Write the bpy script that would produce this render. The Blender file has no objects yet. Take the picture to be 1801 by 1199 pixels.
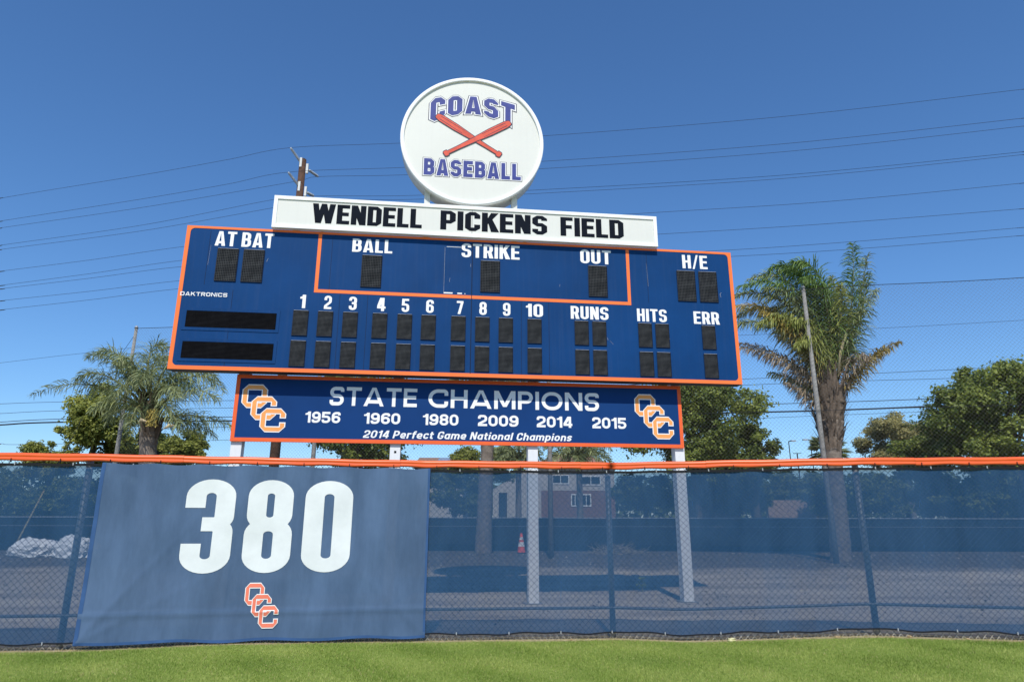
import bpy, bmesh, math, random
import numpy as np
from mathutils import Vector, Matrix

R = math.radians
sc = bpy.context.scene
col = sc.collection

# ------------------------------------------------------------------ camera
EYE, FOCAL, PITCH, ROLL = 1.65, 1174.12, R(15.4556), R(0.1042)
IW, IH = 1801.0, 1199.0
cam = bpy.data.objects.new('camera', bpy.data.cameras.new('camera'))
col.objects.link(cam)
cam.location = (0, 0, EYE)
cam.rotation_euler = (Matrix.Rotation(R(90) + PITCH, 3, 'X') @ Matrix.Rotation(ROLL, 3, 'Z')).to_euler()
cam.data.sensor_width = 36
cam.data.lens = 36 * FOCAL / IW
cam.data.clip_start = 0.05
cam.data.clip_end = 5000
sc.camera = cam

# ------------------------------------------------------------------ light
SUN_EL = R(48.9)
world = bpy.data.worlds.new('World')
sc.world = world
world.use_nodes = True
wn = world.node_tree.nodes
bg = wn['Background']
sky = wn.new('ShaderNodeTexSky')
sky.sky_type = 'NISHITA'
sky.sun_disc = False
sky.sun_elevation = SUN_EL
sky.sun_rotation = R(180)
sky.altitude = 20
sky.air_density = 1.12
sky.dust_density = 0.2
sky.ozone_density = 10.0
hs = wn.new('ShaderNodeHueSaturation')
hs.inputs['Saturation'].default_value = 1.06
world.node_tree.links.new(sky.outputs[0], hs.inputs['Color'])
world.node_tree.links.new(hs.outputs[0], bg.inputs[0])
bg.inputs[1].default_value = 0.15
sl = bpy.data.lights.new('sun', 'SUN')
sl.energy = 4.3
sl.angle = R(0.5)
sl.color = (1.0, 0.95, 0.86)
sun = bpy.data.objects.new('sun', sl)
col.objects.link(sun)
sun.rotation_euler = (R(90) - SUN_EL, 0, R(-0.6))
vs = sc.view_settings
vs.view_transform = 'Standard'
vs.look = 'None'
vs.gamma = 1
vs.exposure = 0.0
sc.cycles.max_bounces = 8
sc.cycles.transparent_max_bounces = 24

# ------------------------------------------------------------------ helpers
def ray(px, py):
    X, Y = px - IW / 2, py - IH / 2
    c, s = math.cos(-ROLL), math.sin(-ROLL)
    X, Y = X * c - Y * s, X * s + Y * c
    c, s = math.cos(PITCH), math.sin(PITCH)
    return Vector((X, FOCAL * c + Y * s, FOCAL * s - Y * c))

def at(px, py, Y):
    """world point seen at photo pixel (px, py) whose distance along +Y is Y"""
    r = ray(px, py)
    return Vector((0, 0, EYE)) + r * (Y / r.y)

def smooth(a, b, x):
    t = min(1, max(0, (x - a) / (b - a)))
    return t * t * (3 - 2 * t)

def interp(x, xs, ys):
    return float(np.interp(x, xs, ys))

def tag(o, label=None, cat=None, group=None, kind=None):
    if label: o['label'] = label
    if cat: o['category'] = cat
    if group: o['group'] = group
    if kind: o['kind'] = kind
    return o

def thing(name, loc, label, cat, group=None, rz=0):
    o = bpy.data.objects.new(name, None)
    col.objects.link(o)
    o.empty_display_size = 0.2
    o.location = loc
    o.rotation_euler.z = rz
    return tag(o, label, cat, group)

class MB:
    """collects shapes, then links them as one mesh object"""
    def __init__(self):
        self.v, self.f = [], []
    def add(self, vs, fs):
        k = len(self.v)
        self.v += [tuple(p) for p in vs]
        self.f += [tuple(i + k for i in f) for f in fs]
        return self
    def box(self, lo, hi, M=None):
        x0, y0, z0 = lo; x1, y1, z1 = hi
        p = [(x0,y0,z0),(x1,y0,z0),(x1,y1,z0),(x0,y1,z0),(x0,y0,z1),(x1,y0,z1),(x1,y1,z1),(x0,y1,z1)]
        if M: p = [M(*q) for q in p]
        return self.add(p, [(0,3,2,1),(4,5,6,7),(0,1,5,4),(1,2,6,5),(2,3,7,6),(3,0,4,7)])
    def tube(self, pts, rad, n=8, caps=True):
        pts = [Vector(p) for p in pts]
        if not isinstance(rad, (list, tuple)): rad = [rad] * len(pts)
        rings = []
        up = Vector((0.123, 0.31, 0.94)).normalized()
        for i, p in enumerate(pts):
            d = (pts[min(i + 1, len(pts) - 1)] - pts[max(i - 1, 0)]).normalized()
            u = up
            if abs(d.dot(u)) > .97: u = Vector((0.97, .2, .05)).normalized()
            a = d.cross(u).normalized(); b = d.cross(a)
            rings.append([p + (a * math.cos(2*math.pi*k/n) + b * math.sin(2*math.pi*k/n)) * rad[i] for k in range(n)])
        vs = [q for r_ in rings for q in r_]
        fs = []
        for i in range(len(pts) - 1):
            for k in range(n):
                fs.append((i*n+k, i*n+(k+1)%n, (i+1)*n+(k+1)%n, (i+1)*n+k))
        if caps:
            fs.append(tuple(range(n))[::-1]); fs.append(tuple((len(pts)-1)*n+k for k in range(n)))
        return self.add(vs, fs)
    def grid(self, pts):
        m, n = len(pts), len(pts[0])
        return self.add([p for r_ in pts for p in r_],
                        [(i*n+j, i*n+j+1, (i+1)*n+j+1, (i+1)*n+j) for i in range(m-1) for j in range(n-1)])
    def build(self, name, mat, parent=None, smooth_=False, local=True):
        me = bpy.data.meshes.new(name)
        v = self.v
        if parent is not None and local:
            inv = parent_matrix(parent).inverted()
            v = [tuple(inv @ Vector(p)) for p in v]
        me.from_pydata(v, [], self.f)
        me.materials.append(mat)
        if smooth_:
            me.polygons.foreach_set('use_smooth', [True] * len(me.polygons))
        me.update()
        o = bpy.data.objects.new(name, me)
        col.objects.link(o)
        if parent is not None: o.parent = parent
        return o

def parent_matrix(o):
    M = Matrix.LocRotScale(o.location, o.rotation_euler, o.scale)
    while o.parent is not None:
        o = o.parent
        M = Matrix.LocRotScale(o.location, o.rotation_euler, o.scale) @ M
    return M

def np_mesh(name, V, F, mat, parent=None, tint=None):
    """V (n,3), F (m,4) numpy arrays; tint: one number per face"""
    me = bpy.data.meshes.new(name)
    if parent is not None:
        V = V - np.array(parent_matrix(parent).translation)
    n, k = F.shape
    me.vertices.add(len(V)); me.vertices.foreach_set('co', V.astype(np.float32).ravel())
    me.loops.add(n * k); me.loops.foreach_set('vertex_index', F.astype(np.int32).ravel())
    me.polygons.add(n)
    me.polygons.foreach_set('loop_start', np.arange(n, dtype=np.int32) * k)
    me.polygons.foreach_set('loop_total', np.full(n, k, dtype=np.int32))
    if tint is not None:
        a = me.attributes.new('tint', 'FLOAT', 'FACE')
        a.data.foreach_set('value', tint.astype(np.float32))
    me.materials.append(mat)
    me.update(calc_edges=True)
    o = bpy.data.objects.new(name, me)
    col.objects.link(o)
    if parent is not None: o.parent = parent
    return o

# ------------------------------------------------------------------ materials
def nodes(name):
    m = bpy.data.materials.new(name); m.use_nodes = True
    nt = m.node_tree
    return m, nt, nt.nodes, nt.links

def ramp(N, stops):
    r_ = N.new('ShaderNodeValToRGB')
    e = r_.color_ramp.elements
    while len(e) < len(stops): e.new(0.5)
    for el, (p, c) in zip(e, stops):
        el.position = p; el.color = (*c, 1)
    return r_

def mat(name, c, rough=.6, var=.12, scale=3.0, spec=.15, metal=0.0, bump=0.0, bscale=40, streak=0.0):
    """paint, metal, plastic: a colour that varies a little by noise, with optional downward streaks of dirt"""
    m, nt, N, L = nodes(name)
    b = N['Principled BSDF']
    b.inputs['Roughness'].default_value = rough
    b.inputs['Specular IOR Level'].default_value = spec
    b.inputs['Metallic'].default_value = metal
    tc = N.new('ShaderNodeTexCoord')
    no = N.new('ShaderNodeTexNoise'); no.inputs['Scale'].default_value = scale; no.inputs['Detail'].default_value = 8
    no.inputs['Roughness'].default_value = .65
    L.new(tc.outputs['Object'], no.inputs['Vector'])
    r_ = ramp(N, [(.3, [x * (1 - var) for x in c]), (.7, [min(1, x * (1 + var)) for x in c])])
    L.new(no.outputs[0], r_.inputs[0])
    out = r_.outputs[0]
    if streak:
        mp = N.new('ShaderNodeMapping'); mp.inputs['Scale'].default_value = (9, 9, .35)
        n2 = N.new('ShaderNodeTexNoise'); n2.inputs['Scale'].default_value = 1.6; n2.inputs['Detail'].default_value = 6
        L.new(tc.outputs['Object'], mp.inputs[0]); L.new(mp.outputs[0], n2.inputs['Vector'])
        rr = ramp(N, [(.5, (0, 0, 0)), (.8, (1, 1, 1))])
        L.new(n2.outputs[0], rr.inputs[0])
        mu = N.new('ShaderNodeMath'); mu.operation = 'MULTIPLY'; mu.inputs[1].default_value = streak
        L.new(rr.outputs[0], mu.inputs[0])
        mx = N.new('ShaderNodeMix'); mx.data_type = 'RGBA'
        mx.inputs['B'].default_value = (.33, .31, .27, 1)
        L.new(mu.outputs[0], mx.inputs['Factor']); L.new(out, mx.inputs['A'])
        out = mx.outputs['Result']
    L.new(out, b.inputs['Base Color'])
    if bump:
        n3 = N.new('ShaderNodeTexNoise'); n3.inputs['Scale'].default_value = bscale; n3.inputs['Detail'].default_value = 5
        L.new(tc.outputs['Object'], n3.inputs['Vector'])
        bp = N.new('ShaderNodeBump'); bp.inputs['Strength'].default_value = bump; bp.inputs['Distance'].default_value = .02
        L.new(n3.outputs[0], bp.inputs['Height']); L.new(bp.outputs[0], b.inputs['Normal'])
    return m

def leaf_mat(name, dark, light, trans=.3, rough=.5):
    m, nt, N, L = nodes(name)
    b = N['Principled BSDF']; b.inputs['Roughness'].default_value = rough
    b.inputs['Specular IOR Level'].default_value = .35
    a = N.new('ShaderNodeAttribute'); a.attribute_name = 'tint'
    r_ = ramp(N, [(0, dark), (1, light)])
    L.new(a.outputs['Fac'], r_.inputs[0]); L.new(r_.outputs[0], b.inputs['Base Color'])
    t = N.new('ShaderNodeBsdfTranslucent'); L.new(r_.outputs[0], t.inputs[0])
    mx = N.new('ShaderNodeMixShader'); mx.inputs[0].default_value = trans
    L.new(b.outputs[0], mx.inputs[1]); L.new(t.outputs[0], mx.inputs[2])
    L.new(mx.outputs[0], N['Material Output'].inputs[0])
    return m

def math_node(N, L, op, a, b=None):
    n_ = N.new('ShaderNodeMath'); n_.operation = op
    for i, x in enumerate((a, b)):
        if x is None: continue
        if isinstance(x, (int, float)): n_.inputs[i].default_value = x
        else: L.new(x, n_.inputs[i])
    return n_.outputs[0]

def screen_mat(name, c, see, var=.12):
    """woven mesh fabric: part of the light goes straight through its holes"""
    m, nt, N, L = nodes(name)
    b = N['Principled BSDF']; b.inputs['Roughness'].default_value = .75; b.inputs['Specular IOR Level'].default_value = .08
    tc = N.new('ShaderNodeTexCoord')
    mp = N.new('ShaderNodeMapping'); mp.inputs['Scale'].default_value = (1, 1, .25)
    L.new(tc.outputs['Object'], mp.inputs[0])
    no = N.new('ShaderNodeTexNoise'); no.inputs['Scale'].default_value = 2.2; no.inputs['Detail'].default_value = 9; no.inputs['Roughness'].default_value = .7
    L.new(mp.outputs[0], no.inputs['Vector'])
    r_ = ramp(N, [(.3, [x * (1 - var) for x in c]), (.72, [min(1, x * (1 + var) + .012) for x in c])])
    L.new(no.outputs[0], r_.inputs[0]); L.new(r_.outputs[0], b.inputs['Base Color'])
    tl = N.new('ShaderNodeBsdfTranslucent'); L.new(r_.outputs[0], tl.inputs[0])
    m0 = N.new('ShaderNodeMixShader'); m0.inputs[0].default_value = .15
    L.new(b.outputs[0], m0.inputs[1]); L.new(tl.outputs[0], m0.inputs[2])
    tr = N.new('ShaderNodeBsdfTransparent')
    mx = N.new('ShaderNodeMixShader')
    f = math_node(N, L, 'MULTIPLY_ADD', no.outputs[0], .24 if see > .2 else .10); f.node.inputs[2].default_value = 1 - see - (.12 if see > .2 else .05)
    L.new(f, mx.inputs[0]); L.new(tr.outputs[0], mx.inputs[1]); L.new(m0.outputs[0], mx.inputs[2])
    L.new(mx.outputs[0], N['Material Output'].inputs[0])
    return m

def net_mat(name, cell, frac, c):
    m, nt, N, L = nodes(name)
    tc = N.new('ShaderNodeTexCoord'); sp = N.new('ShaderNodeSeparateXYZ')
    L.new(tc.outputs['UV'], sp.inputs[0])
    u, v = sp.outputs[0], sp.outputs[1]
    hit = None
    for op in ('ADD', 'SUBTRACT'):
        s = math_node(N, L, op, u, v)
        s = math_node(N, L, 'DIVIDE', s, cell)
        s = math_node(N, L, 'FRACT', s)
        s = math_node(N, L, 'LESS_THAN', s, frac)
        hit = s if hit is None else math_node(N, L, 'MAXIMUM', hit, s)
    b = N['Principled BSDF']; b.inputs['Base Color'].default_value = (*c, 1); b.inputs['Roughness'].default_value = .8
    tr = N.new('ShaderNodeBsdfTransparent'); mx = N.new('ShaderNodeMixShader')
    L.new(hit, mx.inputs[0]); L.new(tr.outputs[0], mx.inputs[1]); L.new(b.outputs[0], mx.inputs[2])
    L.new(mx.outputs[0], N['Material Output'].inputs[0])
    return m

def grid_mat(name, dark, line, nx, nz):
    """dark louvred lamp face with a fine grid (UV 0-1)"""
    m, nt, N, L = nodes(name)
    tc = N.new('ShaderNodeTexCoord'); sp = N.new('ShaderNodeSeparateXYZ')
    L.new(tc.outputs['UV'], sp.inputs[0])
    hit = None
    for o_, k, w in ((sp.outputs[0], nx, .24), (sp.outputs[1], nz, .26)):
        if not k: continue
        s = math_node(N, L, 'MULTIPLY', o_, k); s = math_node(N, L, 'FRACT', s); s = math_node(N, L, 'LESS_THAN', s, w)
        hit = s if hit is None else math_node(N, L, 'MAXIMUM', hit, s)
    no = N.new('ShaderNodeTexNoise'); no.inputs['Scale'].default_value = 6
    L.new(tc.outputs['Object'], no.inputs['Vector'])
    mx = N.new('ShaderNodeMix'); mx.data_type = 'RGBA'
    mx.inputs['A'].default_value = (*dark, 1)
    r_ = ramp(N, [(.35, [x * .5 for x in line]), (.7, line)]); L.new(no.outputs[0], r_.inputs[0])
    L.new(hit, mx.inputs['Factor']); L.new(r_.outputs[0], mx.inputs['B'])
    b = N['Principled BSDF']; b.inputs['Roughness'].default_value = .8; b.inputs['Specular IOR Level'].default_value = .04
    L.new(mx.outputs['Result'], b.inputs['Base Color'])
    return m

M_BLUE = mat('scoreboard_blue', (.0038, .045, .158), .6, .16, .5, spec=.10, streak=.022)
M_NAVY = mat('navy_panel', (.0065, .043, .162), .55, .08, 1.0, spec=.10)
M_DKEDGE = mat('cabinet_edge', (.045, .05, .06), .6)
M_ORANGE = mat('orange_paint', (.90, .20, .055), .5, .05, 2)
M_ORANGE2 = mat('red_orange_paint', (.82, .135, .04), .5, .06, 2)
M_RAIL = mat('orange_plastic', (.80, .115, .022), .35, .08, 2.5, spec=.5)
M_WHITEPAINT = mat('white_lettering', (.85, .85, .84), .5, .03)
M_SIGNWHITE = mat('sign_white', (.70, .70, .645), .5, .03, .7, streak=.05)
M_RIM = mat('white_rim', (.86, .87, .86), .4, .04, 3, streak=.05)
M_BLACKLET = mat('black_lettering', (.008, .011, .018), .75, .2, spec=.05)
M_LETBLUE = mat('faded_blue_lettering', (.045, .060, .245), .5, .15, 5)
M_OUTLINE = mat('dark_outline', (.03, .03, .07), .5)
M_BAT = mat('faded_red_bat', (.66, .10, .06), .5, .2, 6)
M_EMBLEM = mat('light_orange_emblem', (.90, .37, .115), .5, .06)
M_CORAL = mat('coral_emblem', (.86, .22, .14), .55, .08)
M_BANWHITE = mat('banner_white', (.72, .74, .74), .6, .05, 5)
M_SEAM = mat('dark_seam', (.010, .016, .04), .7)
M_DIGIT = grid_mat('digit_face', (.005, .007, .010), (.078, .080, .082), 12, 19)
M_MSG = grid_mat('message_face', (.002, .002, .003), (.020, .020, .022), 0, 13)
M_HOOD = mat('lamp_hood', (.35, .36, .37), .4, .3, 8)
M_POSTWHITE = mat('white_steel_post', (.74, .75, .75), .45, .06, 3, streak=.12)
M_GALV = mat('galvanised_steel', (.36, .37, .38), .45, .25, 14, metal=.3)
M_WIRE_SHADE = mat('chain_link_wire_shaded', (.075, .072, .068), .6, .3, 20)  # fence wire with the windscreen's shade darkened into its colour
M_WIRE_SUN = mat('chain_link_wire_sunlit', (.46, .43, .37), .5, .3, 20)  # same wire, sunlight below the hem painted in as a lighter tone
M_HEM = mat('black_hem', (.014, .015, .018), .7)
M_SCREEN = screen_mat('blue_windscreen', (.024, .082, .180), .30)
M_BANNER = screen_mat('faded_blue_banner', (.090, .150, .258), .045, .20)
M_BANHEM = mat('banner_hem', (.04, .095, .225), .7, .15, 4)
M_FARSCREEN = mat('dark_green_screen', (.005, .009, .009), .8, .2, 3)
M_POLEWOOD = mat('brown_wood_pole', (.088, .050, .034), .8, .35, 6, bump=.4, bscale=20)
M_CONC = mat('grey_net_pole', (.25, .245, .23), .7, .25, 7)
M_CABLE = mat('dark_cable', (.035, .037, .042), .6)
M_INSUL = mat('grey_insulator', (.36, .40, .44), .35, .2)
M_BRACKET = mat('pale_bracket', (.62, .63, .60), .5, .15, 9)
M_NET = net_mat('black_net', .16, .044, (.09, .09, .087))
M_TRUNK = mat('palm_trunk', (.20, .165, .135), .9, .4, 5, bump=.7, bscale=12)
M_BOOT = mat('palm_leaf_base', (.17, .130, .098), .9, .45, 4, bump=.6, bscale=15)
M_BARK = mat('tree_bark', (.10, .08, .062), .9, .35, 5, bump=.6)
M_PALEBARK = mat('pale_bark', (.30, .27, .235), .8, .3, 4)
M_FROND = leaf_mat('palm_green', (.085, .118, .048), (.44, .49, .23), .3, .5)
M_FRONDDK = leaf_mat('palm_deep_green', (.042, .095, .022), (.25, .37, .095), .32, .5)
M_FRONDYG = leaf_mat('palm_olive_green', (.13, .165, .036), (.56, .58, .17), .32, .45)
M_FRONDYE = leaf_mat('palm_yellowing', (.26, .20, .05), (.66, .50, .14), .25, .5)
M_FRONDBR = leaf_mat('palm_brown', (.17, .13, .09), (.46, .37, .26), .2, .6)
M_LEAF = leaf_mat('tree_green', (.055, .095, .016), (.33, .38, .075), .36)
M_LEAFDK = leaf_mat('tree_dark_green', (.040, .068, .014), (.23, .27, .058), .34)
M_LEAFYE = leaf_mat('tree_yellow_green', (.09, .125, .02), (.42, .43, .09), .36)
M_EUC = leaf_mat('eucalyptus_olive', (.11, .112, .040), (.44, .385, .14), .3)
M_RACHIS = mat('frond_stem', (.20, .19, .08), .6, .2)
M_PALE = mat('pale_spathe', (.55, .45, .28), .7, .15)

# ------------------------------------------------------------------ ground
FX = [-20, -14, -6.11, -1.4, 1.6, 5.2, 7.54, 14, 20]            # the fence bends a little at these posts
FY = [8.1, 8.95, 9.74, 10.68, 10.95, 10.15, 9.92, 9.3, 8.5]
def fence_y(x): return interp(x, FX, FY)
def foot(x): return interp(x, [-12, -5.5, -3.9, -1.3, 2.6, 3.9, 5.1, 7, 12], [.02, .02, .05, 0, 0, .08, .16, .13, .10])
def ground_z(x, y):
    d = y - fence_y(x)
    w = smooth(-4.5, -.2, d) * (1 - smooth(.3, 4.5, d))
    return foot(x) * w + .40 * smooth(18, 33, y)

def soil_mat():
    m, nt, N, L = nodes('dry_soil')
    b = N['Principled BSDF']; b.inputs['Roughness'].default_value = .95; b.inputs['Specular IOR Level'].default_value = .1
    tc = N.new('ShaderNodeTexCoord')
    def noise(s, d=8, rg=.65):
        n_ = N.new('ShaderNodeTexNoise'); n_.inputs['Scale'].default_value = s; n_.inputs['Detail'].default_value = d; n_.inputs['Roughness'].default_value = rg
        L.new(tc.outputs['Object'], n_.inputs['Vector']); return n_.outputs[0]
    a = ramp(N, [(.36, (.28, .225, .17)), (.62, (.64, .54, .41))]); mpb = N.new('ShaderNodeMapping'); mpb.inputs['Scale'].default_value = (.30, 1.25, 1)
    L.new(tc.outputs['Object'], mpb.inputs[0]); nb_ = noise(.5); L.new(mpb.outputs[0], nb_.node.inputs['Vector']); L.new(nb_, a.inputs[0])
    c = ramp(N, [(.42, (.13, .10, .08)), (.62, (.40, .35, .28))]); L.new(noise(6, 10, .8), c.inputs[0])
    mx = N.new('ShaderNodeMix'); mx.data_type = 'RGBA'; mx.inputs['Factor'].default_value = .35
    L.new(a.outputs[0], mx.inputs['A']); L.new(c.outputs[0], mx.inputs['B'])
    # bark mulch lies in the bed in front of the far fence
    sp = N.new('ShaderNodeSeparateXYZ'); L.new(tc.outputs['Object'], sp.inputs[0])
    wob = math_node(N, L, 'MULTIPLY_ADD', noise(.35, 6), 6.0); wob.node.inputs[2].default_value = -3.0
    yy = math_node(N, L, 'ADD', sp.outputs[1], wob)
    mr = N.new('ShaderNodeMapRange'); mr.inputs[1].default_value = 23.5; mr.inputs[2].default_value = 26
    L.new(yy, mr.inputs[0])
    mul = ramp(N, [(.4, (.045, .036, .03)), (.66, (.26, .22, .18))]); L.new(noise(9, 10, .8), mul.inputs[0])
    m2 = N.new('ShaderNodeMix'); m2.data_type = 'RGBA'
    L.new(mr.outputs[0], m2.inputs['Factor']); L.new(mx.outputs['Result'], m2.inputs['A']); L.new(mul.outputs[0], m2.inputs['B'])
    L.new(m2.outputs['Result'], b.inputs['Base Color'])
    bp = N.new('ShaderNodeBump'); bp.inputs['Strength'].default_value = .6; bp.inputs['Distance'].default_value = .03
    L.new(noise(14, 10, .75), bp.inputs['Height']); L.new(bp.outputs[0], b.inputs['Normal'])
    return m

def lawn_mat():
    m, nt, N, L = nodes('lawn_turf')
    b = N['Principled BSDF']; b.inputs['Roughness'].default_value = .9; b.inputs['Specular IOR Level'].default_value = .1
    tc = N.new('ShaderNodeTexCoord')
    def noise(s, d=8, rg=.65):
        n_ = N.new('ShaderNodeTexNoise'); n_.inputs['Scale'].default_value = s; n_.inputs['Detail'].default_value = d; n_.inputs['Roughness'].default_value = rg
        L.new(tc.outputs['Object'], n_.inputs['Vector']); return n_.outputs[0]
    a = ramp(N, [(.3, (.16, .235, .04)), (.7, (.30, .36, .08))]); L.new(noise(.9), a.inputs[0])
    c = ramp(N, [(.35, (.09, .15, .025)), (.7, (.28, .33, .09))]); L.new(noise(30, 8, .8), c.inputs[0])
    mx = N.new('ShaderNodeMix'); mx.data_type = 'RGBA'; mx.inputs['Factor'].default_value = .5
    L.new(a.outputs[0], mx.inputs['A']); L.new(c.outputs[0], mx.inputs['B'])
    L.new(mx.outputs['Result'], b.inputs['Base Color'])
    return m
M_SOIL, M_LAWN = soil_mat(), lawn_mat()

def axis(lo, hi, dlo, dhi, step):
    a = list(np.arange(dlo, dhi + 1e-6, step))
    x, s = dlo, step
    while x > lo: s *= 1.6; x -= s; a.insert(0, max(x, lo))
    x, s = dhi, step
    while x < hi: s *= 1.6; x += s; a.append(min(x, hi))
    return a
rnd = random.Random(3)
g = MB()
g.grid([[(x, y, ground_z(x, y) + (rnd.uniform(-.012, .012) if 11.5 < y < 34 and abs(x) < 25 else 0)) for x in axis(-1500, 1500, -20, 20, .4)] for y in axis(-60, 2500, 2, 36, .4)])
tag(g.build('ground', M_SOIL, smooth_=True), kind='structure')
lw = MB()
lx = list(np.arange(-19.5, 19.51, .2))
rows = []
for k in range(61):
    v = k / 60
    row = []
    for x in lx:
        yt = fence_y(x) - .13 - .05 * math.sin(x * 2.1) * math.sin(x * .77 + 1)
        y = -12 + (yt + 12) * (1 - (1 - v) ** 1.6)
        row.append((x, y, ground_z(x, y) + .010))
    rows.append(row)
lw.grid(rows)
tag(lw.build('lawn', M_LAWN, smooth_=True), kind='structure')

st = MB()
st.grid([[(x, fence_y(x) - v, ground_z(x, fence_y(x) - v) + .005) for x in lx] for v in (-.30, -.1, .05, .2, .35)])
tag(st.build('dirt_strip', mat('straw_dirt', (.40, .325, .20), .95, .45, 16, spec=.05, bump=.5), smooth_=True), kind='structure')
def grass_blades():
    rg = np.random.default_rng(5)
    n = 400000
    x = rg.uniform(-10.6, 10.6, n)
    fy = np.interp(x, FX, FY)
    d = rg.random(n) ** .95 * 3.45 - .04
    y = fy - d
    keep = (y > 7.35)
    patch = np.sin(x * 2.3 + 1.7 * np.sin(x * .9)) * .04 + .18
    keep &= (d > patch) | (rg.random(n) < .45)
    x, y, d = x[keep], y[keep], d[keep]; n = len(x)
    z = np.array([ground_z(a, b_) for a, b_ in zip(x, y)]) + .008
    ang = rg.uniform(0, 2 * np.pi, n); lean = rg.uniform(.2, 1.1, n)
    edge = np.clip(1 - d / .16, 0, 1) * (rg.random(n) < .35)
    hgt = rg.uniform(.012, .032, n) * (1 + .5 * edge - .45 * np.clip(1 - d / .35, 0, 1)) * (.7 + .5 * (np.sin(x * 3.1) * np.sin(y * 2.7 + x) * .5 + .5)); wd = rg.uniform(.0022, .0042, n)
    px, py = np.cos(ang), np.sin(ang)
    la = rg.uniform(0, 2 * np.pi, n)
    B = np.stack([x, y, z], 1); side = np.stack([px * wd, py * wd, 0 * px], 1)
    tip = B + np.stack([np.cos(la) * hgt * lean, np.sin(la) * hgt * lean, hgt], 1)
    V = np.stack([B - side, B + side, tip], 1).reshape(-1, 3)
    F = np.arange(3 * n).reshape(n, 3)
    big = .5 + .22 * np.sin(x * 1.3 + .6 * y) * np.sin(y * 3.3 - .4 * x) + .12 * np.sin(5 * x + 3 * y)
    tint = np.clip(big + rg.normal(0, .2, n), 0, .86)
    tint = np.where(rg.random(n) < np.clip(.97 - d * 2.6, .03, .95), rg.uniform(.92, 1, n), tint)   # straw near the fence
    o = np_mesh('grass', V, F, M_GRASS, None, tint)
    tag(o, kind='stuff')
m_, nt_, N_, L_ = nodes('grass_blade')
b_ = N_['Principled BSDF']; b_.inputs['Roughness'].default_value = .55; b_.inputs['Specular IOR Level'].default_value = .3
a_ = N_.new('ShaderNodeAttribute'); a_.attribute_name = 'tint'
r_ = ramp(N_, [(0, (.12, .195, .026)), (.45, (.245, .345, .055)), (.86, (.43, .48, .13)), (.93, (.46, .37, .16)), (1, (.55, .46, .24))])
L_.new(a_.outputs['Fac'], r_.inputs[0]); L_.new(r_.outputs[0], b_.inputs['Base Color'])
t_ = N_.new('ShaderNodeBsdfTranslucent'); L_.new(r_.outputs[0], t_.inputs[0])
x_ = N_.new('ShaderNodeMixShader'); x_.inputs[0].default_value = .3
L_.new(b_.outputs[0], x_.inputs[1]); L_.new(t_.outputs[0], x_.inputs[2]); L_.new(x_.outputs[0], N_['Material Output'].inputs[0])
M_GRASS = m_
grass_blades()

# ------------------------------------------------------------------ lettering
def fillet(pts, rad, n, closed, side):
    """offset the polyline by side (left positive) with mitred or rounded corners; rounded ones keep a common centre"""
    P = [Vector(p) for p in pts]
    m = len(P)
    out = []
    for i in range(m):
        if not closed and i in (0, m - 1):
            d = (P[1] - P[0]).normalized() if i == 0 else (P[-1] - P[-2]).normalized()
            out.append(P[i] + Vector((-d.y, d.x)) * side)
            continue
        a, b, c = P[i - 1], P[i], P[(i + 1) % m]
        d0, d1 = (b - a).normalized(), (c - b).normalized()
        n0, n1 = Vector((-d0.y, d0.x)), Vector((-d1.y, d1.x))
        cr = d0.x * d1.y - d0.y * d1.x
        den = 1 + n0.dot(n1)
        V = b + (n0 + n1) * (side / max(den, .25))
        rr = rad[i]
        if rr <= 0 or abs(cr) < 1e-4:
            out.append(V); continue
        turn = 1 if cr > 0 else -1
        rs = max(0.0, rr - turn * side)
        th = math.acos(max(-1, min(1, d0.dot(d1))))
        k = rs * math.tan(th / 2)
        s0, s1 = V - d0 * k, V + d1 * k
        ctr = s0 + n0 * (turn * rs)
        if n == 1:
            out += [s0, s1]
        else:
            for j in range(n + 1):
                an = turn * th * j / n
                q = s0 - ctr
                out.append(ctr + Vector((q.x * math.cos(an) - q.y * math.sin(an), q.x * math.sin(an) + q.y * math.cos(an))))
    return out

def offset_poly(pts, b):
    P = [Vector(p) for p in pts]
    ar = sum(P[i - 1].x * P[i].y - P[i].x * P[i - 1].y for i in range(len(P)))
    s = -b if ar > 0 else b
    out = []
    for i in range(len(P)):
        d0, d1 = (P[i] - P[i - 1]).normalized(), (P[(i + 1) % len(P)] - P[i]).normalized()
        n0, n1 = Vector((-d0.y, d0.x)), Vector((-d1.y, d1.x))
        out.append(P[i] + (n0 + n1) * (s / max(1 + n0.dot(n1), .35)))
    return out

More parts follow.
